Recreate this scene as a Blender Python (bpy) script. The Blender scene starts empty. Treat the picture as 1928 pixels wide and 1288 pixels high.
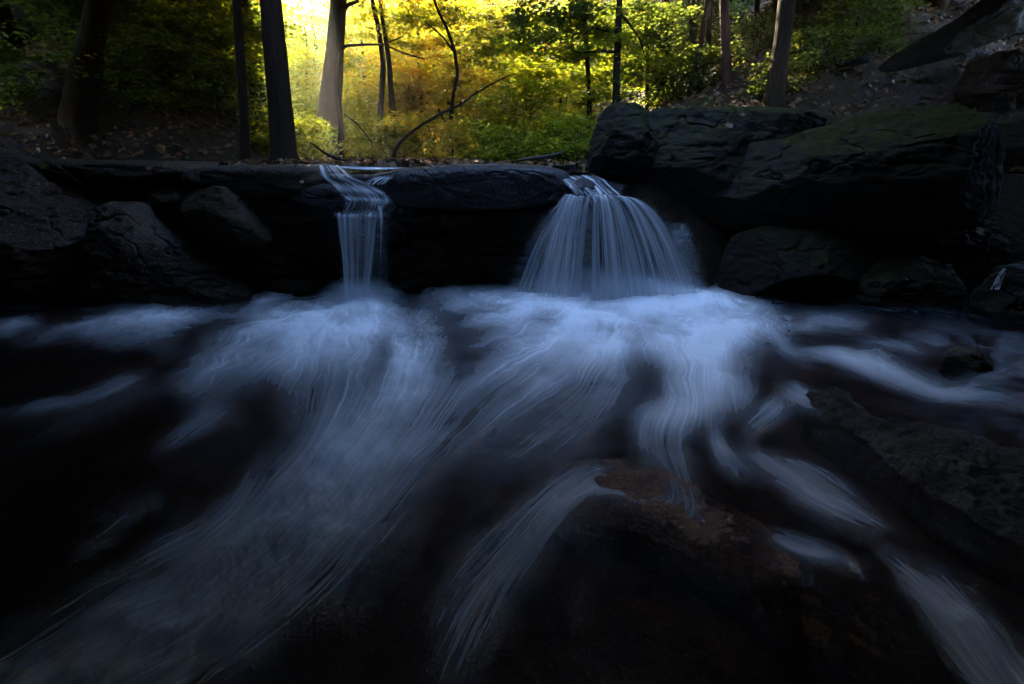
import bpy, math, random
import numpy as np
from mathutils import Vector

C = bpy.context.scene
COL = C.collection
R = math.radians

# ------------------------------------------------------------------ camera
PITCH = R(22.1); EYE = 1.4; F = 1928 * 16.0 / 36.0
CP, SP = math.cos(PITCH), math.sin(PITCH)
cd = bpy.data.cameras.new('camera'); cam = bpy.data.objects.new('camera', cd); COL.objects.link(cam)
cd.lens = 16; cd.sensor_width = 36; cd.sensor_fit = 'HORIZONTAL'; cd.clip_start = 0.02; cd.clip_end = 2000
cam.location = (0, 0, EYE); cam.rotation_euler = (math.pi / 2 - PITCH, 0, 0)
C.camera = cam

# ------------------------------------------------------------------ sky, sun, exposure
SUN_EL, SUN_AZ = R(31), R(-21)            # azimuth measured from +Y towards +X
world = bpy.data.worlds.new('World'); C.world = world; world.use_nodes = True
wn = world.node_tree; wn.nodes.clear()
wo = wn.nodes.new('ShaderNodeOutputWorld'); wb = wn.nodes.new('ShaderNodeBackground'); ws = wn.nodes.new('ShaderNodeTexSky')
ws.sky_type = 'NISHITA'; ws.sun_disc = False; ws.sun_elevation = SUN_EL; ws.sun_rotation = SUN_AZ
ws.air_density = 1.0; ws.dust_density = 0.3; ws.ozone_density = 4.2
wb.inputs[1].default_value = 0.15
wt = wn.nodes.new('ShaderNodeMixRGB'); wt.blend_type = 'MULTIPLY'; wt.inputs[0].default_value = 1; wt.inputs[2].default_value = (1.0, 1.0, 1.0, 1)
wn.links.new(ws.outputs[0], wt.inputs[1]); wn.links.new(wt.outputs[0], wb.inputs[0]); wn.links.new(wb.outputs[0], wo.inputs[0])
sl = bpy.data.lights.new('sun', 'SUN'); so = bpy.data.objects.new('sun', sl); COL.objects.link(so)
sl.energy = 4.5; sl.angle = R(0.53); sl.color = (1.0, 0.83, 0.58)
sd = Vector((math.sin(SUN_AZ) * math.cos(SUN_EL), math.cos(SUN_AZ) * math.cos(SUN_EL), math.sin(SUN_EL)))
so.location = sd * 60; so.rotation_euler = sd.to_track_quat('Z', 'Y').to_euler()
C.view_settings.view_transform = 'Standard'; C.view_settings.look = 'None'
C.view_settings.gamma = 1; C.view_settings.exposure = 4.85
C.cycles.use_denoising = True
C.cycles.max_bounces = 8; C.cycles.diffuse_bounces = 3; C.cycles.glossy_bounces = 2
C.cycles.transmission_bounces = 3; C.cycles.transparent_max_bounces = 24; C.cycles.volume_bounces = 0
C.cycles.sample_clamp_indirect = 6

# ------------------------------------------------------------------ helpers
def ray(px, py):
    a = (px - 964.0) / F; b = (644.0 - py) / F
    return a, CP + b * SP, -SP + b * CP

def at(px, py, Y):
    """point of the place seen at this pixel, at the distance Y along the creek"""
    dx, dy, dz = ray(px, py); t = Y / dy
    return (dx * t, Y, EYE + dz * t)

def atz(px, py, z):
    dx, dy, dz = ray(px, py); t = (z - EYE) / dz
    return (dx * t, dy * t, z)

def _h(ix, iy, iz, s):
    n = (ix * 374761393 + iy * 668265263 + iz * 2147483647 + s * 1274126177) & 0xFFFFFFFF
    n = ((n ^ (n >> 13)) * 1274126177) & 0xFFFFFFFF
    n = ((n ^ (n >> 15)) * 2246822519) & 0xFFFFFFFF
    return ((n ^ (n >> 16)) & 0xFFFFFF) / float(0xFFFFFF)

def vnoise(x, y, z, s=0):
    x, y, z = np.broadcast_arrays(np.asarray(x, float), np.asarray(y, float), np.asarray(z, float))
    ix = np.floor(x).astype(np.int64); iy = np.floor(y).astype(np.int64); iz = np.floor(z).astype(np.int64)
    fx, fy, fz = x - ix, y - iy, z - iz
    fx = fx * fx * (3 - 2 * fx); fy = fy * fy * (3 - 2 * fy); fz = fz * fz * (3 - 2 * fz)
    r = 0
    for a in (0, 1):
        for b in (0, 1):
            for c in (0, 1):
                w = (fx if a else 1 - fx) * (fy if b else 1 - fy) * (fz if c else 1 - fz)
                r = r + w * _h(ix + a, iy + b, iz + c, s)
    return r * 2 - 1

def fbm(x, y, z, s=0, o=4, g=0.5, l=2.03):
    r = 0; a = 1.0; f = 1.0
    for k in range(o):
        r = r + a * vnoise(x * f + 17.3 * k, y * f - 9.1 * k, z * f + 5.7 * k, s + k); a *= g; f *= l
    return r

def mesh_np(name, verts, faces, mat, smooth=True, attrs=None, parent=None, link=True):
    """faces: (n,3) or (n,4) int array"""
    verts = np.asarray(verts, np.float32); faces = np.asarray(faces, np.int32)
    me = bpy.data.meshes.new(name)
    k = faces.shape[1]
    me.vertices.add(len(verts)); me.vertices.foreach_set('co', verts.ravel())
    me.loops.add(faces.size); me.loops.foreach_set('vertex_index', faces.ravel())
    me.polygons.add(len(faces)); me.polygons.foreach_set('loop_start', np.arange(0, faces.size, k, dtype=np.int32))
    me.polygons.foreach_set('loop_total', np.full(len(faces), k, np.int32))
    me.polygons.foreach_set('use_smooth', np.full(len(faces), smooth, bool))
    for an, dom, arr in (attrs or []):
        arr = np.asarray(arr, np.float32)
        if arr.ndim == 1:
            at_ = me.attributes.new(an, 'FLOAT', dom); at_.data.foreach_set('value', arr)
        else:
            at_ = me.attributes.new(an, 'FLOAT_VECTOR', dom); at_.data.foreach_set('vector', arr.ravel())
    me.update(calc_edges=True)
    if mat: me.materials.append(mat)
    if not link: return me
    o = bpy.data.objects.new(name, me); COL.objects.link(o)
    if parent: o.parent = parent
    return o

def grid_faces(nu, nv, wrap=False):
    """vertex index = j*nu+i"""
    i = np.arange(nu if wrap else nu - 1); j = np.arange(nv - 1)
    I, J = np.meshgrid(i, j); I2 = (I + 1) % nu
    return np.stack([J * nu + I, J * nu + I2, (J + 1) * nu + I2, (J + 1) * nu + I], -1).reshape(-1, 4)

def empty(name, loc=(0, 0, 0)):
    o = bpy.data.objects.new(name, None); COL.objects.link(o); o.location = loc; o.empty_display_size = .2
    return o

def tag(o, label=None, cat=None, group=None, kind=None):
    if label: o['label'] = label
    if cat: o['category'] = cat
    if group: o['group'] = group
    if kind: o['kind'] = kind
    return o

def keep_world(o, root):
    """parent an object whose mesh is in world coordinates to an empty at root.location"""
    o.parent = root; o.matrix_parent_inverse.identity()
    o.data.transform(__import__('mathutils').Matrix.Translation(-root.location))

# ------------------------------------------------------------------ materials
def newmat(name):
    m = bpy.data.materials.new(name); m.use_nodes = True
    n = m.node_tree; n.nodes.clear(); out = n.nodes.new('ShaderNodeOutputMaterial')
    return m, n, out

def N(n, t, **kw):
    x = n.nodes.new(t)
    for k, v in kw.items():
        if k.startswith('i_'):
            key = k[2:]; key = int(key) if key.isdigit() else key.replace('_', ' ')
            x.inputs[key].default_value = v
        else: setattr(x, k, v)
    return x

def ramp(n, fac, stops):
    r = n.nodes.new('ShaderNodeValToRGB'); n.links.new(fac, r.inputs[0])
    e = r.color_ramp.elements
    while len(e) < len(stops): e.new(0.5)
    for k, (p, c) in enumerate(stops):
        e[k].position = p; e[k].color = (*c, 1) if len(c) == 3 else c
    return r.outputs[0]

def g3(v): return (v, v, v)

def rock_mat(name, dark, light, moss=0.0, rough=0.42, scale=1.0, strata=0.5, speck=0.25, mossc=(0.05, 0.075, 0.012), spec=.4):
    m, n, out = newmat(name); L = n.links.new
    tc = N(n, 'ShaderNodeNewGeometry')
    mp = N(n, 'ShaderNodeMapping'); mp.inputs['Scale'].default_value = (1, 1, 1); L(tc.outputs['Position'], mp.inputs[0])
    st = N(n, 'ShaderNodeMapping'); st.inputs['Scale'].default_value = (1.2, 1.2, 9); st.inputs['Rotation'].default_value = (0.05, 0.12, 0); L(tc.outputs['Position'], st.inputs[0])
    n1 = N(n, 'ShaderNodeTexNoise', i_Scale=3.0 * scale, i_Detail=9.0, i_Roughness=0.65); L(mp.outputs[0], n1.inputs[0])
    n2 = N(n, 'ShaderNodeTexNoise', i_Scale=2.0 * scale, i_Detail=6.0, i_Roughness=0.6); L(st.outputs[0], n2.inputs[0])
    n3 = N(n, 'ShaderNodeTexNoise', i_Scale=60.0, i_Detail=4.0, i_Roughness=0.7); L(mp.outputs[0], n3.inputs[0])
    mx = N(n, 'ShaderNodeMix'); mx.data_type = 'FLOAT'; mx.inputs[0].default_value = strata
    L(n1.outputs[0], mx.inputs[2]); L(n2.outputs[0], mx.inputs[3])
    col = ramp(n, mx.outputs[0], [(0.33, dark), (0.5, tuple((a + b) / 2 for a, b in zip(dark, light))), (0.68, light)])
    # specks
    sp = ramp(n, n3.outputs[0], [(0.56, g3(0)), (0.72, g3(1))])
    cm = N(n, 'ShaderNodeMixRGB'); L(sp, cm.inputs[0]); L(col, cm.inputs[1])
    cm.inputs[2].default_value = (*[min(1, c * (1 + 5 * speck)) for c in light], 1)
    c_out = cm.outputs[0]
    if moss > 0:
        sx = N(n, 'ShaderNodeSeparateXYZ'); L(tc.outputs['Normal'], sx.inputs[0])
        ad = N(n, 'ShaderNodeMath', operation='MULTIPLY_ADD'); L(n1.outputs[0], ad.inputs[0]); ad.inputs[1].default_value = 1.6; ad.inputs[2].default_value = -0.8
        sm = N(n, 'ShaderNodeMath', operation='ADD'); L(sx.outputs[2], sm.inputs[0]); L(ad.outputs[0], sm.inputs[1])
        mr = ramp(n, sm.outputs[0], [(0.62 - .35 * moss, g3(0)), (0.95 - .2 * moss, g3(1))])
        n5 = N(n, 'ShaderNodeTexNoise', i_Scale=14.0, i_Detail=5.0); L(mp.outputs[0], n5.inputs[0])
        mc = ramp(n, n5.outputs[0], [(0.35, tuple(c * .4 for c in mossc)), (0.7, mossc)])
        c2 = N(n, 'ShaderNodeMixRGB'); L(mr, c2.inputs[0]); L(c_out, c2.inputs[1]); L(mc, c2.inputs[2]); c_out = c2.outputs[0]
    b = N(n, 'ShaderNodeBsdfPrincipled'); L(c_out, b.inputs['Base Color'])
    rr = ramp(n, n1.outputs[0], [(0.35, g3(rough * .6)), (0.65, g3(min(1, rough * 1.5)))])
    L(rr, b.inputs['Roughness']); b.inputs['Specular IOR Level'].default_value = spec
    b1 = N(n, 'ShaderNodeBump', i_Strength=0.8, i_Distance=0.03); L(mx.outputs[0], b1.inputs['Height'])
    b2 = N(n, 'ShaderNodeBump', i_Strength=0.7, i_Distance=0.006); L(n3.outputs[0], b2.inputs['Height']); L(b1.outputs[0], b2.inputs['Normal'])
    L(b2.outputs[0], b.inputs['Normal']); L(b.outputs[0], out.inputs[0])
    return m

M = {}
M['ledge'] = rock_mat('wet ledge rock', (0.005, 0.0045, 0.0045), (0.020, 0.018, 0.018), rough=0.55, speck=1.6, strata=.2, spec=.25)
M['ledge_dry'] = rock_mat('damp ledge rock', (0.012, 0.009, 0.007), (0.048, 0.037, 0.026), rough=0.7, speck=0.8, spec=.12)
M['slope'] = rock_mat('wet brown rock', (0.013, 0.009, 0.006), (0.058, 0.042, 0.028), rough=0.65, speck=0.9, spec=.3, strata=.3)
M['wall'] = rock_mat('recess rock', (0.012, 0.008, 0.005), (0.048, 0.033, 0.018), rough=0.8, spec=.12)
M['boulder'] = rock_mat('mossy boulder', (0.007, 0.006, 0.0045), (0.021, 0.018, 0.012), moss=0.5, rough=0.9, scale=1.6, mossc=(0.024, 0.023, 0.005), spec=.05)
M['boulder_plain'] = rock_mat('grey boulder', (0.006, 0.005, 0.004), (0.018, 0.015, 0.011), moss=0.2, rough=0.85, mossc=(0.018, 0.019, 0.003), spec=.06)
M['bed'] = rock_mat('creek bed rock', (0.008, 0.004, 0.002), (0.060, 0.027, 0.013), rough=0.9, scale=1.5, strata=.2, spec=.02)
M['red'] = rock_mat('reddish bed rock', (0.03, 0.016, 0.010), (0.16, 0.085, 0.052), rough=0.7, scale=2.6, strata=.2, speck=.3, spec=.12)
M['bank'] = rock_mat('mossy low rock', (0.007, 0.004, 0.0025), (0.045, 0.029, 0.015), moss=.15, rough=0.6, scale=2.4, mossc=(0.016, 0.013, 0.005), speck=.8, spec=.2)

def bark_mat(name, dark, light):
    m, n, out = newmat(name); L = n.links.new
    g = N(n, 'ShaderNodeNewGeometry'); mp = N(n, 'ShaderNodeMapping'); mp.inputs['Scale'].default_value = (38, 38, 3.0); L(g.outputs['Position'], mp.inputs[0])
    n1 = N(n, 'ShaderNodeTexNoise', i_Scale=1.0, i_Detail=7.0, i_Roughness=0.65); L(mp.outputs[0], n1.inputs[0])
    c = ramp(n, n1.outputs[0], [(0.32, dark), (0.68, light)])
    b = N(n, 'ShaderNodeBsdfPrincipled', i_Roughness=0.85); L(c, b.inputs['Base Color']); b.inputs['Specular IOR Level'].default_value = .05
    bp = N(n, 'ShaderNodeBump', i_Strength=1.0, i_Distance=0.02); L(n1.outputs[0], bp.inputs['Height']); L(bp.outputs[0], b.inputs['Normal'])
    L(b.outputs[0], out.inputs[0]); return m
M['bark'] = bark_mat('dark bark', (0.006, 0.004, 0.0025), (0.026, 0.017, 0.010))
M['bark_grey'] = bark_mat('grey bark', (0.02, 0.017, 0.013), (0.09, 0.075, 0.058))
M['bark_red'] = bark_mat('reddish bark', (0.016, 0.009, 0.006), (0.07, 0.034, 0.022))

def leaf_mat(name, stops, trans=0.6):
    m, n, out = newmat(name); L = n.links.new
    a = N(n, 'ShaderNodeAttribute', attribute_name='tint')
    oi = N(n, 'ShaderNodeObjectInfo')
    ad = N(n, 'ShaderNodeMath', operation='MULTIPLY_ADD'); L(oi.outputs['Random'], ad.inputs[0]); ad.inputs[1].default_value = 0.30; ad.inputs[2].default_value = -0.15
    s = N(n, 'ShaderNodeMath', operation='ADD'); L(a.outputs['Fac'], s.inputs[0]); L(ad.outputs[0], s.inputs[1])
    c = ramp(n, s.outputs[0], stops)
    d = N(n, 'ShaderNodeBsdfDiffuse'); t = N(n, 'ShaderNodeBsdfTranslucent'); mx = N(n, 'ShaderNodeMixShader'); mx.inputs[0].default_value = trans
    L(c, d.inputs[0]); L(c, t.inputs[0]); L(d.outputs[0], mx.inputs[1]); L(t.outputs[0], mx.inputs[2])
    gl = N(n, 'ShaderNodeBsdfGlossy', i_Roughness=0.5); gl.inputs[0].default_value = (1, 1, 1, 1); m2 = N(n, 'ShaderNodeMixShader'); m2.inputs[0].default_value = .02
    L(mx.outputs[0], m2.inputs[1]); L(gl.outputs[0], m2.inputs[2])
    L(m2.outputs[0], out.inputs[0]); return m
M['leaf_gold'] = leaf_mat('golden leaves', [(0.0, (0.20, 0.22, 0.008)), (0.35, (0.36, 0.32, 0.008)), (0.7, (0.52, 0.33, 0.008)), (0.93, (0.55, 0.22, 0.008)), (1.0, (0.6, 0.16, 0.02))])
M['leaf_lime'] = leaf_mat('yellow green leaves', [(0.0, (0.12, 0.17, 0.006)), (0.5, (0.27, 0.30, 0.008)), (0.85, (0.44, 0.38, 0.01)), (1.0, (0.55, 0.28, 0.01))])
M['leaf_green'] = leaf_mat('green leaves', [(0.0, (0.05, 0.075, 0.010)), (0.55, (0.12, 0.16, 0.016)), (0.9, (0.22, 0.23, 0.02)), (1.0, (0.4, 0.27, 0.02))])
M['leaf_dark'] = leaf_mat('deep green added canopy leaves', [(0.0, (0.02, 0.035, 0.010)), (1.0, (0.05, 0.075, 0.016))], trans=.25)  # leaves of the added boughs that shade the creek
M['litter'] = leaf_mat('leaf litter', [(0.0, (0.035, 0.028, 0.010)), (0.4, (0.09, 0.045, 0.018)), (0.7, (0.16, 0.075, 0.03)), (0.88, (0.06, 0.08, 0.015)), (1.0, (0.10, 0.12, 0.02))], trans=.15)
M['fallen'] = leaf_mat('fallen maple leaf', [(0.0, (0.08, 0.035, 0.02)), (0.5, (0.16, 0.10, 0.03)), (1.0, (0.19, 0.14, 0.08))], trans=.1)

def ground_mat():
    m, n, out = newmat('forest soil'); L = n.links.new
    g = N(n, 'ShaderNodeNewGeometry')
    n1 = N(n, 'ShaderNodeTexNoise', i_Scale=1.3, i_Detail=8.0, i_Roughness=0.7); L(g.outputs['Position'], n1.inputs[0])
    n2 = N(n, 'ShaderNodeTexNoise', i_Scale=22.0, i_Detail=6.0, i_Roughness=0.7); L(g.outputs['Position'], n2.inputs[0])
    c = ramp(n, n1.outputs[0], [(0.36, (0.020, 0.014, 0.008)), (0.52, (0.045, 0.026, 0.014)), (0.66, (0.03, 0.036, 0.010))])
    c2 = ramp(n, n2.outputs[0], [(0.35, g3(.45)), (0.65, g3(1.5))])
    mm = N(n, 'ShaderNodeMixRGB', blend_type='MULTIPLY'); mm.inputs[0].default_value = 1; L(c, mm.inputs[1]); L(c2, mm.inputs[2])
    b = N(n, 'ShaderNodeBsdfPrincipled', i_Roughness=0.9); L(mm.outputs[0], b.inputs['Base Color']); b.inputs['Specular IOR Level'].default_value = .2
    bp = N(n, 'ShaderNodeBump', i_Strength=1.0, i_Distance=0.05); L(n2.outputs[0], bp.inputs['Height']); L(bp.outputs[0], b.inputs['Normal'])
    L(b.outputs[0], out.inputs[0]); return m
M['ground'] = ground_mat()

def water_mat():
    """clear dark water; white foam where the vertex attribute says there is foam"""
    m, n, out = newmat('creek water'); L = n.links.new
    fo = N(n, 'ShaderNodeAttribute', attribute_name='foam'); stk = N(n, 'ShaderNodeAttribute', attribute_name='streak')
    fr = N(n, 'ShaderNodeFresnel', i_IOR=1.33)
    bp = N(n, 'ShaderNodeBump', i_Strength=0.18, i_Distance=0.012); L(stk.outputs['Fac'], bp.inputs['Height'])
    L(bp.outputs[0], fr.inputs['Normal'])
    tr = N(n, 'ShaderNodeBsdfTransparent'); tr.inputs[0].default_value = (0.60, 0.52, 0.46, 1)
    gl = N(n, 'ShaderNodeBsdfGlossy', i_Roughness=0.4); gl.inputs[0].default_value = (0.16, 0.18, 0.21, 1); L(bp.outputs[0], gl.inputs['Normal'])
    cl = N(n, 'ShaderNodeMixShader'); L(fr.outputs[0], cl.inputs[0]); L(tr.outputs[0], cl.inputs[1]); L(gl.outputs[0], cl.inputs[2])
    df = N(n, 'ShaderNodeBsdfDiffuse'); df.inputs[0].default_value = (0.80, 0.83, 0.86, 1)
    tl = N(n, 'ShaderNodeBsdfTranslucent'); tl.inputs[0].default_value = (0.80, 0.83, 0.86, 1)
    fm = N(n, 'ShaderNodeMixShader'); fm.inputs[0].default_value = .2; L(df.outputs[0], fm.inputs[1]); L(tl.outputs[0], fm.inputs[2])
    mx = N(n, 'ShaderNodeMixShader'); L(fo.outputs['Fac'], mx.inputs[0]); L(cl.outputs[0], mx.inputs[1]); L(fm.outputs[0], mx.inputs[2])
    L(mx.outputs[0], out.inputs[0]); return m
M['water'] = water_mat()

def fall_mat():
    m, n, out = newmat('falling water'); L = n.links.new
    fo = N(n, 'ShaderNodeAttribute', attribute_name='foam')
    tr = N(n, 'ShaderNodeBsdfTransparent')
    df = N(n, 'ShaderNodeBsdfDiffuse'); df.inputs[0].default_value = (0.80, 0.83, 0.86, 1)
    tl = N(n, 'ShaderNodeBsdfTranslucent'); tl.inputs[0].default_value = (0.80, 0.83, 0.86, 1)
    gl = N(n, 'ShaderNodeBsdfGlossy', i_Roughness=0.3)
    fm = N(n, 'ShaderNodeMixShader'); fm.inputs[0].default_value = .4; L(df.outputs[0], fm.inputs[1]); L(tl.outputs[0], fm.inputs[2])
    f2 = N(n, 'ShaderNodeMixShader'); f2.inputs[0].default_value = .06; L(fm.outputs[0], f2.inputs[1]); L(gl.outputs[0], f2.inputs[2])
    mx = N(n, 'ShaderNodeMixShader'); L(fo.outputs['Fac'], mx.inputs[0]); L(tr.outputs[0], mx.inputs[1]); L(f2.outputs[0], mx.inputs[2])
    L(mx.outputs[0], out.inputs[0]); return m
M['fall'] = fall_mat()

def still_mat():
    m, n, out = newmat('upstream water'); L = n.links.new
    g = N(n, 'ShaderNodeNewGeometry'); n1 = N(n, 'ShaderNodeTexNoise', i_Scale=5.0, i_Detail=4.0); L(g.outputs['Position'], n1.inputs[0])
    b = N(n, 'ShaderNodeBsdfPrincipled', i_Roughness=0.12); b.inputs['Base Color'].default_value = (0.012, 0.012, 0.010, 1)
    bp = N(n, 'ShaderNodeBump', i_Strength=0.3, i_Distance=0.02); L(n1.outputs[0], bp.inputs['Height']); L(bp.outputs[0], b.inputs['Normal'])
    L(b.outputs[0], out.inputs[0]); return m
M['still'] = still_mat()

# ------------------------------------------------------------------ terrain
def side(x, y, p, q):
    """signed distance left of the line p->q"""
    dx, dy = q[0] - p[0], q[1] - p[1]; l = math.hypot(dx, dy)
    return ((dx) * (y - p[1]) - (dy) * (x - p[0])) / l

def smin(a, b, k=1.0):
    h = np.clip(0.5 + 0.5 * (b - a) / k, 0, 1); return b * (1 - h) + a * h - k * h * (1 - h)

def H(x, y):
    x = np.asarray(x, float); y = np.asarray(y, float)
    az = np.arctan2(x, y); z = 1.20 + 0.012 * (y - 5) + np.clip(y - 42, 0, None) * (0.75 - .45 * np.exp(-((az + .37) / .10) ** 2))
    dl = smin(side(x, y, (-8.5, 6.6), (-4.2, 8.6)), side(x, y, (-4.2, 8.6), (-13, 42)), 1.5)
    dr = smin(side(x, y, (1.3, 7.2), (8.5, 5.6)), -side(x, y, (1.3, 7.2), (-2.6, 42)), 1.5)
    z = z + 0.78 * np.clip(dl, 0, None) ** 1.02 + 0.52 * np.clip(dr, 0, None) ** 1.04
    amp = 0.03 + 0.28 * np.clip(np.maximum(dl, dr) / 3, 0, 1)
    z = z + amp * fbm(x * .55, y * .55, 0 * x, 3, 4) + 0.05 * fbm(x * 2.5, y * 2.5, 0 * x, 8, 3)
    return z

def build_ground():
    ux = np.linspace(-1, 1, 300); X1 = np.sign(ux) * (np.abs(ux) * 12 + np.abs(ux) ** 3 * 40)
    uy = np.linspace(0, 1, 260); Y1 = 5.45 + uy * 22 + uy ** 3 * 75
    X, Y = np.meshgrid(X1, Y1); Z = H(X, Y)
    Y[0] = Y[1] - .02; Z[0] = -.6
    o = mesh_np('ground', np.stack([X, Y, Z], -1).reshape(-1, 3), grid_faces(300, 260), M['ground'])
    tag(o, kind='structure')
build_ground()

def build_banks():  # unseen downstream banks, added to close off low skylight
    u = np.linspace(-1, 1, 260); X1 = np.sign(u) * (2.0 + np.abs(u) ** 1.5 * 24); Y1 = np.linspace(-14, 5.9, 120)
    X, Y = np.meshgrid(X1, Y1)
    d = np.clip(np.abs(X) - (3.4 + .62 * np.clip(Y, -2, 9)), 0, None); b = np.clip(-2.2 - Y, 0, None)
    Z = -.45 + 1.15 * np.sqrt(d * d + b * b + .02) + .22 * fbm(X * .6, Y * .6, 0 * X, 91, 4) * np.clip(d + b, 0, 1)
    tag(mesh_np('added_bank_terrain', np.stack([X, Y, Z], -1).reshape(-1, 3), grid_faces(260, 120), M['ground']), kind='structure')
build_banks()

# upstream water sheet
xs = np.linspace(-3.6, 1.4, 60); ys = np.linspace(5.0, 16, 60); X, Y = np.meshgrid(xs, ys)
X = X - 0.2 * (Y - 5)
tag(mesh_np('upper_water', np.stack([X, Y, 0 * X + 1.255 + .004 * (Y - 5)], -1).reshape(-1, 3), grid_faces(60, 60), M['still']), kind='structure')

# ------------------------------------------------------------------ lower pool water and foam
GX0, GX1, GY0, GY1, ST = -320, 2260, 528, 1560, 2.0
nu = int((GX1 - GX0) / ST) + 1; nv = int((GY1 - GY0) / ST) + 1
PX = GX0 + np.arange(nu) * ST; PY = GY0 + np.arange(nv) * ST
PX, PY = np.meshgrid(PX, PY)
dx, dy, dz = ray(PX, PY); T = -EYE / dz
WX, WY = dx * T, dy * T

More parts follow.
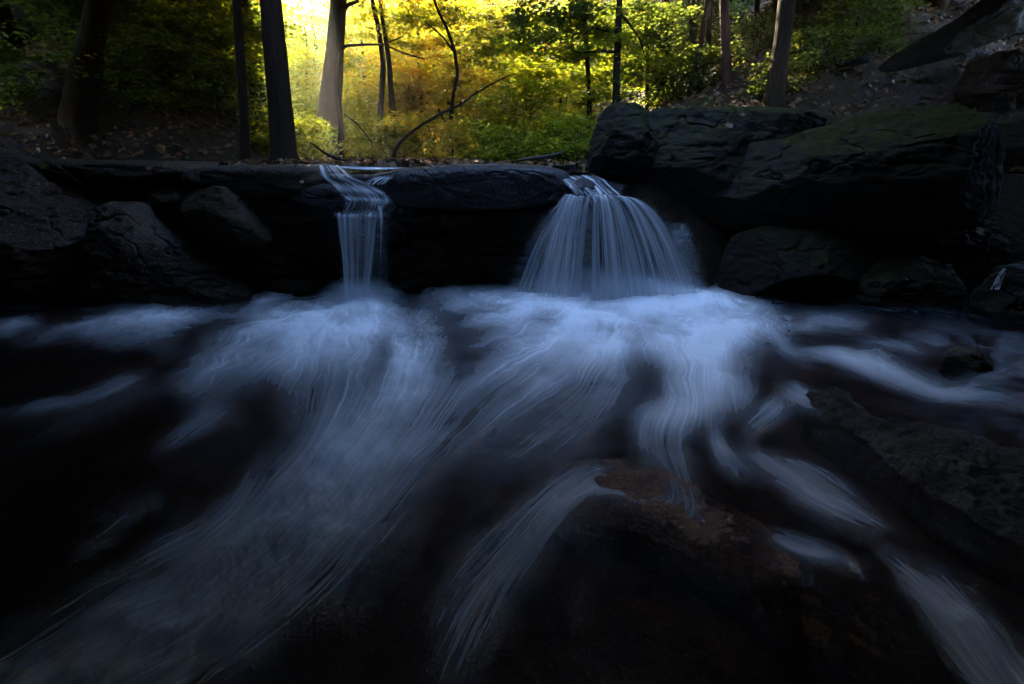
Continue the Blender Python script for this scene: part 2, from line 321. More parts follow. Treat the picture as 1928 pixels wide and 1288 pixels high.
# foam strokes: every stroke is a line of flow laid on the water: (x, y, half width, amount)
ST_ = [
 # narrow fall, plunge mound
 [(640,598,20,.8),(600,606,26,.8),(540,625,32,.55),(470,650,30,.50),(400,672,24,.4),(350,715,26,.25)],
 [(665,590,26,.9),(650,612,32,.9),(620,640,36,.75),(570,668,32,.45)],
 [(675,590,26,.9),(690,615,30,.8),(680,650,30,.5),(660,680,26,.25)],
 [(690,588,20,.8),(735,605,20,.8),(760,635,20,.75),(765,670,18,.6),(755,705,20,.45),(745,735,26,.35)],
 [(790,600,14,.35),(815,640,22,.35),(810,690,30,.3),(780,740,40,.32)],
 [(600,640,30,.3),(520,680,28,.35),(430,715,26,.25),(370,750,22,.15)],
 [(560,690,40,.22),(560,730,40,.2),(570,770,40,.14)],
 [(650,700,50,.25),(660,740,50,.2),(640,790,40,.15)],
 # thin surface streaks, left pool
 [(575,592,7,.35),(500,596,10,.3),(420,590,9,.3)],
 [(470,588,7,.35),(380,592,9,.4),(290,594,11,.65),(215,600,10,.55),(130,618,9,.35),(60,640,7,.3),(0,662,7,.2)],
 [(370,602,6,.3),(300,612,8,.3),(200,622,9,.35),(110,640,8,.2)],
 [(360,620,7,.3),(250,640,10,.22),(140,652,8,.15)],
 [(90,603,5,.5),(20,610,6,.5),(-60,620,8,.4)],
 [(40,622,6,.35),(-10,632,8,.4)],
 [(560,549,4,.7),(520,556,5,.6),(485,565,6,.65),(478,580,6,.4)],
 [(445,655,12,.3),(400,690,14,.35),(370,720,12,.2)],
 [(290,695,9,.2),(240,715,13,.32),(160,750,12,.28),(80,765,12,.28),(10,780,12,.2),(-80,800,12,.2)],
 [(340,650,7,.16),(280,665,7,.14)],
 [(280,740,18,.12),(180,780,20,.12),(60,830,20,.1)],
 [(440,755,14,.14),(400,785,18,.24),(350,815,16,.22),(300,850,12,.12),(230,890,12,.06)],
 [(450,800,26,.1),(330,900,28,.08),(180,1000,30,.06)],
 # main stream to the lower left
 [(770,700,34,.25),(770,745,42,.35),(740,790,52,.42),(690,840,62,.5),(640,890,66,.56),(590,950,66,.60),(530,1010,62,.58),(460,1070,62,.5),(370,1140,66,.46),(250,1215,72,.42),(110,1290,80,.38),(-40,1370,85,.34),(-200,1460,90,.3)],
 [(840,770,30,.2),(780,830,45,.3),(720,900,46,.36),(660,980,46,.36),(590,1060,48,.32),(500,1140,50,.3),(390,1220,52,.28),(240,1310,56,.26)],
 [(700,1020,30,.16),(600,1120,40,.16),(480,1220,45,.16),(340,1320,50,.16)],
 [(505,850,10,.22),(470,900,12,.25),(450,950,14,.22),(400,1000,18,.24),(340,1030,16,.3),(280,1050,14,.28),(200,1090,14,.28),(150,1120,12,.12)],
 [(340,920,16,.12),(230,980,16,.16),(160,1040,14,.18),(100,1090,10,.08)],
 [(300,1090,16,.14),(210,1150,20,.2),(120,1210,18,.2),(20,1270,20,.14)],
 [(1000,1000,20,.08),(900,1060,26,.08),(800,1160,30,.06)],
 [(800,960,24,.14),(740,1060,30,.12),(640,1180,40,.08)],
 [(800,720,50,.25),(730,815,72,.40),(630,925,84,.50),(505,1040,86,.50),(360,1150,90,.45),(200,1250,96,.42),(0,1360,105,.40),(-200,1460,110,.35)],
 # between the falls
 [(960,545,9,.5),(900,546,9,.45),(840,552,8,.3),(780,565,8,.2)],
 [(1000,556,12,.6),(930,566,12,.45),(860,576,10,.28),(800,590,8,.15)],
 [(1020,580,14,.6),(950,596,13,.42),(890,605,10,.3),(850,620,8,.2)],
 [(1020,610,14,.4),(960,630,11,.28),(900,645,9,.2),(850,660,8,.15)],
 [(1000,650,10,.2),(930,670,8,.22),(870,700,8,.12)],
 # wide fall plunge
 [(1150,556,16,1),(1060,566,20,.9),(980,578,18,.6)],
 [(1150,570,20,1),(1110,600,26,.95),(1060,630,26,.8),(1010,660,24,.6),(960,690,22,.5),(910,720,20,.45),(870,755,22,.35),(830,800,24,.3)],
 [(1130,640,24,.75),(1090,680,28,.62),(1030,710,28,.55),(980,745,26,.5),(930,780,24,.4),(880,830,26,.3),(820,890,26,.2)],
 [(1160,560,22,1),(1170,590,30,1),(1170,630,26,.7),(1140,670,28,.55)],
 [(1200,558,16,1),(1300,566,20,.95),(1380,586,20,.85),(1440,604,16,.75),(1500,606,10,.6),(1570,606,7,.5),(1630,612,5,.35)],
 [(1200,575,24,.9),(1290,600,32,.8),(1350,635,28,.8),(1345,665,26,.7)],
 [(1250,562,20,.9),(1300,580,24,.8),(1400,610,24,.8),(1390,640,20,.6)],
 [(1230,640,26,.65),(1280,680,26,.65),(1270,715,22,.6),(1290,740,24,.6),(1350,752,22,.6),(1400,758,12,.4)],
 [(1330,650,26,.7),(1330,690,34,.55),(1360,730,28,.5),(1330,765,26,.55),(1270,775,28,.55),(1220,790,22,.5),(1215,830,20,.42),(1245,870,22,.4),(1275,915,22,.34),(1300,960,22,.26),(1310,1000,16,.12)],
 [(1270,800,26,.4),(1280,850,20,.35),(1290,900,22,.3)],
 [(1150,640,40,.5),(1160,690,40,.28),(1140,740,40,.2),(1100,790,40,.18),(1060,840,40,.16)],
 [(1110,740,50,.2),(1040,790,50,.22),(980,840,46,.2),(900,900,40,.14)],
 [(1050,830,30,.16),(1000,850,36,.18),(940,870,30,.12)],
 [(1440,610,12,.35),(1470,640,9,.25),(1480,665,7,.22),(1530,690,7,.35)],
 [(1480,664,7,.28),(1560,672,11,.34),(1640,692,13,.38),(1710,716,14,.4),(1770,738,13,.42),(1810,746,9,.4),(1870,748,9,.34),(1940,760,10,.3),(2060,790,12,.3)],
 [(1800,742,6,.28),(1850,712,8,.22),(1920,694,9,.2),(2020,684,9,.2)],
 [(1600,634,5,.12),(1680,650,8,.26),(1750,668,8,.24)],
 [(1690,628,4,.2),(1760,640,5,.3),(1800,652,4,.25)],
 [(1860,655,4,.2),(1940,662,6,.3)],
 [(1470,726,9,.35),(1500,742,14,.45),(1535,758,11,.45),(1560,780,5,.25)],
 [(1480,752,14,.4),(1450,775,18,.42),(1420,795,14,.42),(1395,815,8,.3)],
 [(1350,800,12,.35),(1345,830,12,.35),(1365,860,16,.45),(1395,890,12,.4),(1412,908,6,.25)],
 [(1400,850,12,.35),(1440,870,16,.45),(1480,890,22,.55),(1530,920,28,.66),(1580,945,26,.62),(1625,970,18,.5),(1665,998,9,.35)],
 [(1480,950,10,.12),(1560,985,12,.12),(1640,1010,12,.1)],
 [(1430,1000,8,.2),(1470,1020,13,.36),(1530,1040,16,.4),(1590,1062,13,.4),(1635,1090,8,.3)],
 [(1460,1040,8,.2),(1480,1070,14,.22),(1560,1100,16,.16)],
 [(1620,1010,8,.15),(1680,1050,16,.25),(1740,1100,30,.42),(1800,1160,40,.55),(1850,1220,44,.55),(1900,1290,50,.5),(1960,1380,60,.45),(2040,1500,70,.4)],
 [(1700,1090,14,.25),(1760,1160,20,.35),(1820,1240,26,.35),(1880,1330,34,.3)],
 [(1380,1030,14,.02),(1330,1005,15,.08),(1290,982,17,.2),(1245,950,19,.38),(1200,925,20,.6),(1140,910,24,.62),(1085,915,26,.55),(1050,945,32,.52),(1010,985,38,.5),(960,1040,42,.54),(915,1090,44,.5),(885,1150,46,.42),(860,1220,48,.36),(830,1300,44,.22),(790,1400,46,.2)],
 [(1100,930,28,.26),(1060,980,30,.22),(1010,1050,28,.2),(960,1130,26,.16)],
 [(1130,1000,22,.14),(1080,1040,22,.14),(1060,1080,20,.1)],
 [(1090,1130,16,.14),(1090,1180,14,.16),(1110,1230,12,.12)],
 [(1540,1130,30,.07),(1640,1180,34,.08),(1740,1260,36,.06)],
 [(1420,650,30,.12),(1380,700,40,.25),(1400,745,20,.3)],
]
HOLES = [(1232,712,46,26,.75),(1195,628,60,14,.3),(1290,615,40,12,.2),(700,607,40,5,.35),(1130,695,46,12,.25),(1330,822,30,22,.5),(1340,690,30,14,.2)]

def paint():
    s = 4.0
    gx = np.arange(GX0, GX1 + s, s); gy = np.arange(GY0, GY1 + s, s); X, Y = np.meshgrid(gx, gy)
    D = np.zeros_like(X); keep = np.ones_like(X); VX = np.zeros_like(X); VY = np.zeros_like(X); W = np.zeros_like(X) + 1e-6
    for k, st in enumerate(ST_):
        st = np.array(st, float)
        if tuple(st[0, :2]) in ((800, 720), (1380, 1030), (1620, 1010), (1400, 850), (1330, 650), (770, 700), (1430, 1000), (1350, 800), (1480, 664)): st[:, 3] *= 1.5
        if st[:, 2].max() < 19:      # thin streaks fade in and out along their length
            q = np.linspace(0, 1, 4 * (len(st) - 1) + 1) * (len(st) - 1); st = np.stack([np.interp(q, range(len(st)), st[:, c]) for c in range(4)], -1)
            q = q / q[-1]; e_ = np.clip(q / .22, 0, 1) * np.clip((1 - q) / .35, 0, 1); st[:, 3] *= e_ ** .8 * 1.5; st[:, 2] *= .55 + .45 * e_ ** .6
        seg = np.zeros_like(X)
        for a, b in zip(st[:-1], st[1:]):
            d = b[:2] - a[:2]; l = np.hypot(*d); u = d / l
            m = max(a[2], b[2]) * 3.2 + 40
            x0, x1 = min(a[0], b[0]) - m, max(a[0], b[0]) + m; y0, y1 = min(a[1], b[1]) - m, max(a[1], b[1]) + m
            i0, i1 = np.clip(((np.array([x0, x1]) - GX0) / s).astype(int), 0, X.shape[1]); j0, j1 = np.clip(((np.array([y0, y1]) - GY0) / s).astype(int), 0, X.shape[0])
            if i1 <= i0 or j1 <= j0: continue
            xs, ys = X[j0:j1, i0:i1], Y[j0:j1, i0:i1]
            t = np.clip(((xs - a[0]) * u[0] + (ys - a[1]) * u[1]) / l, 0, 1)
            cx, cy = a[0] + d[0] * t, a[1] + d[1] * t; w = a[2] + (b[2] - a[2]) * t; am = a[3] + (b[3] - a[3]) * t
            r2 = ((xs - cx) ** 2 + (ys - cy) ** 2) / w ** 2
            seg[j0:j1, i0:i1] = np.maximum(seg[j0:j1, i0:i1], am * np.exp(-0.62 * r2 - .05 * r2 ** 2))
            g = np.exp(-r2 * w ** 2 / (w * 1.3 + 14) ** 2)
            VX[j0:j1, i0:i1] += u[0] * g; VY[j0:j1, i0:i1] += u[1] * g; W[j0:j1, i0:i1] += g
        D = 1 - (1 - D) * (1 - np.clip(seg, 0, .96))
    for (hx, hy, rx, ry, am) in HOLES:
        D *= 1 - am * np.exp(-((X - hx) / rx) ** 2 - ((Y - hy) / ry) ** 2)
    # background drift: away from the two plunges, downstream
    def rad(px, py):
        ax, ay = X - px, (Y - py) * 1.6; r = np.hypot(ax, ay) + 30; return ax / r, ay / r, np.exp(-r / 260)
    a1, b1, w1 = rad(668, 565); a2, b2, w2 = rad(1150, 530)
    bx = a1 * w1 + a2 * w2 + .02 * np.where(X < 1250, -0.6, 0.6) ; by = b1 * w1 + b2 * w2 + .012
    bl = np.hypot(bx, by) + 1e-6; k = .12
    VX += k * bx / bl; VY += k * by / bl
    # smooth the flow
    for _ in range(10):
        for A in (VX, VY):
            A[1:-1, 1:-1] = (A[1:-1, 1:-1] * 2 + A[:-2, 1:-1] + A[2:, 1:-1] + A[1:-1, :-2] + A[1:-1, 2:]) / 6
    for _ in range(9): D[1:-1, 1:-1] = (D[1:-1, 1:-1] * 2 + D[:-2, 1:-1] + D[2:, 1:-1] + D[1:-1, :-2] + D[1:-1, 2:]) / 6
    l = np.hypot(VX, VY) + 1e-6; VX /= l; VY /= l
    # small eddies bend the threads of foam
    rx, ry, rz = ray(X, Y); tt = -EYE / rz; wx, wy = rx * tt, ry * tt
    po = fbm(wx * 5, wy * 5, 0 * wx, 61, 2) * 9 + fbm(wx * 14, wy * 12, 0 * wx, 63, 2) * 2.2
    kk = 2.2 * np.clip(1.05 - (Y - 600) / 170, .10, 1) / s
    VX += kk * np.gradient(po, axis=0); VY += -kk * np.gradient(po, axis=1)
    l = np.hypot(VX, VY) + 1e-6
    return gx, gy, s, D, VX / l, VY / l

def bil(A, x, y):
    """sample array A at float index x (col), y (row)"""
    x = np.clip(x, 0, A.shape[1] - 1.001); y = np.clip(y, 0, A.shape[0] - 1.001)
    i = x.astype(np.int32); j = y.astype(np.int32); fx = (x - i).astype(np.float32); fy = (y - j).astype(np.float32)
    return (A[j, i] * (1 - fx) + A[j, i + 1] * fx) * (1 - fy) + (A[j + 1, i] * (1 - fx) + A[j + 1, i + 1] * fx) * fy

gx_, gy_, s_, Dn, VXc, VYc = paint()
cx_, cy_ = (PX - GX0) / s_, (PY - GY0) / s_
DENS = bil(Dn, cx_, cy_); FX = bil(VXc, cx_, cy_).astype(np.float32); FY = bil(VYc, cx_, cy_).astype(np.float32)
rng = np.random.default_rng(5)

def lic(noise, L):
    """average the noise along the flow: long-exposure streaks"""
    J, I = np.mgrid[0:nv, 0:nu].astype(np.float32); acc = noise.copy(); cnt = 1.0
    for sg in (1, -1):
        x, y = I.copy(), J.copy(); dxx, dyy = FX.copy(), FY.copy()
        for k in range(L):
            x += sg * dxx; y += sg * dyy
            if k % 3 == 2: dxx = bil(FX, x, y); dyy = bil(FY, x, y)
            w = 1 - k / (L + 1.0)
            acc += w * bil(noise, x, y); cnt += w
    return acc / cnt

nz = rng.random((nv, nu)).astype(np.float32)
s1 = lic(nz, 42)
nb = rng.random((nv // 4 + 2, nu // 4 + 2)).astype(np.float32); J, I = np.mgrid[0:nv, 0:nu]
nb = bil(nb, I / 4.0, J / 4.0).astype(np.float32)
s2 = lic(nb, 34)
nc = rng.random((nv // 12 + 2, nu // 12 + 2)).astype(np.float32); nc = bil(nc, I / 12.0, J / 12.0).astype(np.float32)
s3 = lic(nc, 26)
DENS = .45 * DENS + .55 * lic(DENS.astype(np.float32), 26)
def norm(a): return (a - a.mean()) / a.std()
s1, s2, s3 = norm(s1), norm(s2), norm(s3)
big = norm(fbm(WX * 2.2, WY * 2.2, 0 * WX, 31, 4))
wisp = norm(fbm(WX * 9 + .6 * s2, WY * 9, 0 * WX, 41, 4))
near = np.clip((PY - 640) / 260, 0, 1)
S = (0.24 + 0.30 * near) * s1 + 0.07 * s2 + 0.24 * s3
soft = np.clip((DENS - .45) / .5, 0, 1)
DENS = np.clip(DENS * (1.18 - .70 * np.clip((PY - 640) / 250, 0, 1)) * (1 - .1 * np.clip((480 - PX) / 300, 0, 1)) * (1 - .3 * np.clip((PX - 1450) / 300, 0, 1) * np.clip((830 - PY) / 60, 0, 1) * .9), 0, .97)
DENS = 1.08 * DENS ** 1.2; DENS = np.minimum(DENS, .97)
fil = np.clip(s1 - .8, 0, 2.5)
foam = DENS * np.clip(.92 + (0.30 - .16 * soft) * S + .15 * big + (.2 + .25 * near) * fil * (1 - soft), 0.05, 3)
# faint wisps over the dark water
foam = foam + 0.012 * np.clip(.6 + wisp * .7 + S * .2, 0, 3) * np.exp(-((PX - 900) / 900) ** 2)
# sparkling droplets beside the narrow plunge
spark = np.exp(-((PX - 790) / 50) ** 2 - ((PY - 640) / 55) ** 2) + .6 * np.exp(-((PX - 1130) / 70) ** 2 - ((PY - 600) / 22) ** 2)
foam = foam + spark * np.clip(norm(nz) - 1.1, 0, 1) * .5
FOAM = np.clip(foam, 0, 0.97)

def bump(cx, cy, rx, ry, h):
    return h * np.exp(-((PX - cx) / rx) ** 2 - ((PY - cy) / ry) ** 2)
WZ = 0.005 * s3 + .014 * (1 - .6 * near) * big + .012 * DENS
WZ = WZ + bump(665, 596, 60, 16, .06) + bump(1150, 562, 170, 14, .05) + bump(1130, 1000, 150, 90, .05) + bump(580, 640, 120, 30, .05)
WZ = WZ + bump(1240, 705, 70, 40, -.03) + bump(1250, 1250, 200, 120, -.03)
wob = norm(fbm(WX * 3.0, WY * 3.0, 0 * WX, 77, 3))
fine = norm(fbm(WX * 14, WY * 9, 0 * WX, 78, 4))
WZ = WZ + .016 * wob * soft + .006 * fine * soft
flat = np.exp(-((PX - 1300) / 170) ** 2 - ((PY - 985) / 75) ** 2); WZ = WZ * (1 - .85 * flat)
o = mesh_np('water', np.stack([WX, WY, WZ], -1).reshape(-1, 3), grid_faces(nu, nv)[:, ::-1], M['water'],
            attrs=[('foam', 'POINT', FOAM.ravel()), ('streak', 'POINT', (S * .5 + .5).ravel())])
tag(o, kind='structure')

# creek bed below the water
u = np.linspace(-1, 1, 330); v = np.linspace(0, 1, 300); U, V = np.meshgrid(u, v)
BY = -0.6 + V * 6.6; BX = U * (2.6 + BY * 1.15)
BZ = -0.13 + .05 * fbm(BX * 1.1, BY * 1.1, 0 * BX, 51, 4) + .02 * fbm(BX * 6, BY * 6, 0 * BX, 52, 4)
tag(mesh_np('creek_bed', np.stack([BX, BY, BZ], -1).reshape(-1, 3), grid_faces(330, 300), M['bed']), kind='structure')

# ------------------------------------------------------------------ rocks from their outline
def rock(name, label, poly, Y, thick, mat, seed=0, amp=0.05, strata=0.03, flat=2.6, cat='boulder', nt=200, npv=90, group=None, back=None, tilt=0.0, freq=1.6, cuts=16):
    """closed rock body whose silhouette at distance Y follows poly; thick = how far it bulges towards the camera"""
    P = np.array([at(x, y, Y) for x, y in poly]); P2 = P[:, [0, 2]]
    c = P2.mean(0); d = P2 - c
    th = np.linspace(0, 2 * math.pi, nt, endpoint=False); Rr = np.zeros(nt)
    n = len(P2)
    for k, t in enumerate(th):
        e = np.array([math.cos(t), math.sin(t)]); best = 0
        for a in range(n):
            p, q = d[a], d[(a + 1) % n]; s = q - p
            den = e[0] * s[1] - e[1] * s[0]
            if abs(den) < 1e-9: continue
            tt = (p[0] * s[1] - p[1] * s[0]) / den; uu = (p[0] * e[1] - p[1] * e[0]) / den
            if tt > 0 and -1e-6 <= uu <= 1 + 1e-6: best = max(best, tt)
        Rr[k] = best
    for _ in range(3): Rr = (np.roll(Rr, 1) + 2 * Rr + np.roll(Rr, -1)) / 4
    ph = np.linspace(0.0, math.pi, npv)
    TH, PH = np.meshgrid(th, ph); RR = np.tile(Rr, (npv, 1))
    e = 2.0 / flat
    sn = np.sin(PH) ** e; cs = np.sign(np.cos(PH)) * np.abs(np.cos(PH)) ** e
    tb = np.where(cs > 0, thick, back or thick)
    x = c[0] + np.cos(TH) * RR * sn; z = c[1] + np.sin(TH) * RR * sn; y = Y - cs * tb
    y = y + tilt * (z - c[1])
    # broken flat faces
    pr = np.random.default_rng(seed * 7 + 1)
    for q in range(cuts):
        nn = np.array([pr.normal() * .8, -abs(pr.normal()) * .9 - .25, pr.normal() * .8 + .15]); nn /= np.linalg.norm(nn)
        dd = (x - c[0]) * nn[0] + (y - Y) * nn[1] + (z - c[1]) * nn[2]; lim = pr.uniform(.72, .95) * dd.max()
        ex = np.clip(dd - lim, 0, None) * .92; x = x - ex * nn[0]; y = y - ex * nn[1]; z = z - ex * nn[2]
    strata = strata * .45
    # displacement
    dxn = fbm(x * freq, y * freq, z * freq, seed, 5); dyn = fbm(x * freq + 31, y * freq, z * freq, seed + 9, 5)
    lay = z + 0.10 * x + .12 * fbm(x * .8, y * .8, z * .8, seed + 4, 2)
    st = np.abs(((lay * 5.5 + .4 * vnoise(x * 2, y * 2, z * 6, seed + 2)) % 1) - .5) * 2
    st = np.clip(st * 3, 0, 1) - 1
    nx = np.cos(TH) * sn; nz_ = np.sin(TH) * sn; ny = -cs
    ln = np.sqrt(nx ** 2 + ny ** 2 + nz_ ** 2) + 1e-6
    dsp = amp * .6 * dxn + strata * st * (.6 + .6 * dyn) + amp * .35 * fbm(x * 8, y * 8, z * 12, seed + 6, 4)
    cr = np.abs(fbm(x * 3.1, y * 3.1, z * 4.5, seed + 21, 3)); dsp = dsp - amp * .6 * np.exp(-(cr / .04) ** 2)
    x = x + nx / ln * dsp; y = y + ny / ln * dsp * 1.3; z = z + nz_ / ln * dsp * .8
    root = np.stack([x, y, z], -1).reshape(-1, 3)
    o = mesh_np(name, root, grid_faces(nt, npv, wrap=True)[:, ::-1], mat)
    base = Vector((float(c[0]), float(Y), float(P2[:, 1].min())))
    o.data.transform(__import__('mathutils').Matrix.Translation(-base)); o.location = base
    tag(o, label, cat, group); return o

# the ledge that the creek runs over
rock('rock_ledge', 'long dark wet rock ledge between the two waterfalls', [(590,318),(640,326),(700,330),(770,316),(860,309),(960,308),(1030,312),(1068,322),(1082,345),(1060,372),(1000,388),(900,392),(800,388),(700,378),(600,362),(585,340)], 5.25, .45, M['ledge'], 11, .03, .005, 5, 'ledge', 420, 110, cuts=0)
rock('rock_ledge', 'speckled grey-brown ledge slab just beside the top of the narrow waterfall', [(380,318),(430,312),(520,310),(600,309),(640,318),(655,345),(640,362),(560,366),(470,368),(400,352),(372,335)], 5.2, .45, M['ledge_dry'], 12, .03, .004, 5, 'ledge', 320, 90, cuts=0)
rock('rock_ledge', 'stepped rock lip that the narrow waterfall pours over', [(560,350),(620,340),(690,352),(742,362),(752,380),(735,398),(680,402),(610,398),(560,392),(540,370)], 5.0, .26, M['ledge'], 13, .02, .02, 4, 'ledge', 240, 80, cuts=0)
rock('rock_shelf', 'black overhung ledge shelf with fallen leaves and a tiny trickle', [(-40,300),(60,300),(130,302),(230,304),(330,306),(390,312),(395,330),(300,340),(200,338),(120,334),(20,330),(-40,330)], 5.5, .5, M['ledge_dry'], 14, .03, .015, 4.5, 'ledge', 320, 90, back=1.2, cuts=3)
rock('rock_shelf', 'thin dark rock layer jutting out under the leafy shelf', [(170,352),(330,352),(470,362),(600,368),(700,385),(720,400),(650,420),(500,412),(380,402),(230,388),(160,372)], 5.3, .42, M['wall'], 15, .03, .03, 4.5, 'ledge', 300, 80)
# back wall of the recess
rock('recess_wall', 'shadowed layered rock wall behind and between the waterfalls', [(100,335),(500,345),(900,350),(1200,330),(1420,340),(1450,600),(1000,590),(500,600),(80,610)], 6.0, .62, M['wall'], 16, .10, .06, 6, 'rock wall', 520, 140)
rock('wall_block', 'square brown block low in the recess between the waterfalls', [(735,455),(790,430),(850,420),(862,470),(850,520),(900,530),(930,548),(740,552),(720,500)], 5.4, .25, M['wall'], 17, .05, .03, 4)
rock('low_stone', 'flat wet stone at the foot of the recess beside the narrow waterfall', [(490,532),(560,524),(640,528),(642,548),(560,556),(480,556)], 5.1, .2, M['wall'], 18, .02, .012, 3, npv=60)
# left rocks
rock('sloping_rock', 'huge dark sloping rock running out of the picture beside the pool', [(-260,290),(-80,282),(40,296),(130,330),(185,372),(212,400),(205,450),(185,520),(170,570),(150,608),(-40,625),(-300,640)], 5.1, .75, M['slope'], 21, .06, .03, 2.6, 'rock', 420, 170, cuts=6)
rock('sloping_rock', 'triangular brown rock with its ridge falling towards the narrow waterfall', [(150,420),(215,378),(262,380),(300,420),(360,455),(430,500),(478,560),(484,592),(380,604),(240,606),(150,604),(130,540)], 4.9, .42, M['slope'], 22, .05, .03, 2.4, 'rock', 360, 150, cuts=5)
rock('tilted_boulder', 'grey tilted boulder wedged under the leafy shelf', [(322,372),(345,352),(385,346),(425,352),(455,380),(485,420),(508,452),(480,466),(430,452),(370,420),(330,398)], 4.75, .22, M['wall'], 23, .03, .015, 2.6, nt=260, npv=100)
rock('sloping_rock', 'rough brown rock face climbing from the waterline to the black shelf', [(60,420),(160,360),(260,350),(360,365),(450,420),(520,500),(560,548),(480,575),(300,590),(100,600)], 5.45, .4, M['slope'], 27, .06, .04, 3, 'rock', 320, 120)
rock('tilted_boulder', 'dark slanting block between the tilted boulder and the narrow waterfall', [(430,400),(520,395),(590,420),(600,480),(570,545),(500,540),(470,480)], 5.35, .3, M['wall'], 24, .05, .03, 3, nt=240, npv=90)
# spout rocks
rock('spout_rock', 'small black rock splitting the water at the top of the wide waterfall', [(1070,338),(1098,332),(1125,345),(1140,372),(1130,392),(1100,388),(1078,368)], 4.85, .16, M['ledge'], 31, .02, .01, 2.5, nt=160, npv=70)
rock('spout_rock', 'dark ledge end under the spout of the wide waterfall', [(1040,330),(1110,330),(1180,345),(1190,420),(1120,440),(1040,420)], 5.15, .28, M['ledge'], 32, .04, .02, 3, nt=200, npv=80)
rock('creek_stone', 'square mossy stone behind the spout of the wide waterfall', [(1040,312),(1052,310),(1084,310),(1086,330),(1050,331)], 5.7, .15, M['boulder'], 33, .01, .004, 4, 'stone', 120, 60)
# right boulders
rock('boulder', 'blunt upright mossy boulder behind the wide waterfall', [(1106,330),(1112,268),(1128,218),(1148,198),(1200,193),(1240,200),(1260,240),(1240,300),(1210,345),(1150,360)], 5.7, .4, M['boulder'], 41, .04, .02, 2.8, nt=280, npv=110)
rock('boulder', 'broad flat-topped boulder dotted with fallen leaves behind the largest boulder', [(1140,330),(1152,280),(1195,245),(1230,205),(1290,200),(1400,200),(1470,205),(1560,215),(1600,240),(1560,310),(1450,380),(1330,430),(1200,420),(1130,380)], 5.75, .6, M['boulder'], 42, .045, .03, 2.5, nt=340, npv=130)
rock('boulder', 'largest rounded boulder with a green mossy shoulder', [(1302,405),(1318,350),(1352,300),(1400,272),(1480,262),(1560,235),(1640,212),(1720,200),(1790,198),(1830,215),(1868,270),(1884,330),(1872,390),(1830,425),(1740,440),(1600,440),(1480,428),(1380,445),(1320,430)], 5.1, .55, M['boulder'], 43, .04, .04, 2.8, nt=460, npv=170)
rock('boulder', 'smooth brown-black boulder half under the largest boulder', [(1345,560),(1350,500),(1385,445),(1450,425),(1540,430),(1620,455),(1660,520),(1640,565),(1560,580),(1440,578)], 4.95, .4, M['boulder_plain'], 44, .03, .012, 2.3, nt=300, npv=120)
rock('boulder', 'dark low boulder behind the waterline beside the smooth brown-black boulder', [(1560,575),(1600,530),(1640,500),(1720,480),(1800,500),(1850,540),(1860,590),(1780,612),(1640,605)], 4.75, .35, M['boulder_plain'], 45, .06, .03, 2.6, nt=280, npv=110)
rock('boulder', 'black undercut rock mass beneath the largest boulder', [(1600,420),(1760,415),(1880,420),(1960,440),(1980,560),(1860,570),(1700,545),(1600,500)], 5.35, .3, M['wall'], 46, .07, .05, 3, nt=280, npv=100)
rock('rock_slab', 'pale slanting slab behind the largest boulder', [(1820,260),(1860,238),(1930,222),(2040,215),(2060,340),(1930,352),(1880,345)], 6.2, .4, M['boulder_plain'], 47, .03, .03, 4, 'slab', 220, 80)
rock('rock_slab', 'layered dark slab sticking out at the edge beneath the pale slab', [(1868,380),(1940,360),(2060,352),(2080,470),(1960,480),(1880,470)], 5.7, .4, M['wall'], 48, .04, .05, 4, 'slab', 220, 80)
rock('boulder', 'wet rock in the corner where the side trickle enters the pool', [(1840,560),(1900,500),(2000,480),(2080,500),(2100,640),(1980,660),(1870,640),(1835,610)], 4.3, .3, M['boulder_plain'], 49, .06, .03, 2.6, nt=240, npv=100)
rock('small_stone', 'small round mossy stone standing in the side channel', [(1776,706),(1784,672),(1812,654),(1848,656),(1868,678),(1866,706),(1830,722),(1796,720)], 3.0, .10, M['bank'], 50, .018, .006, 2.3, 'stone', 160, 80)

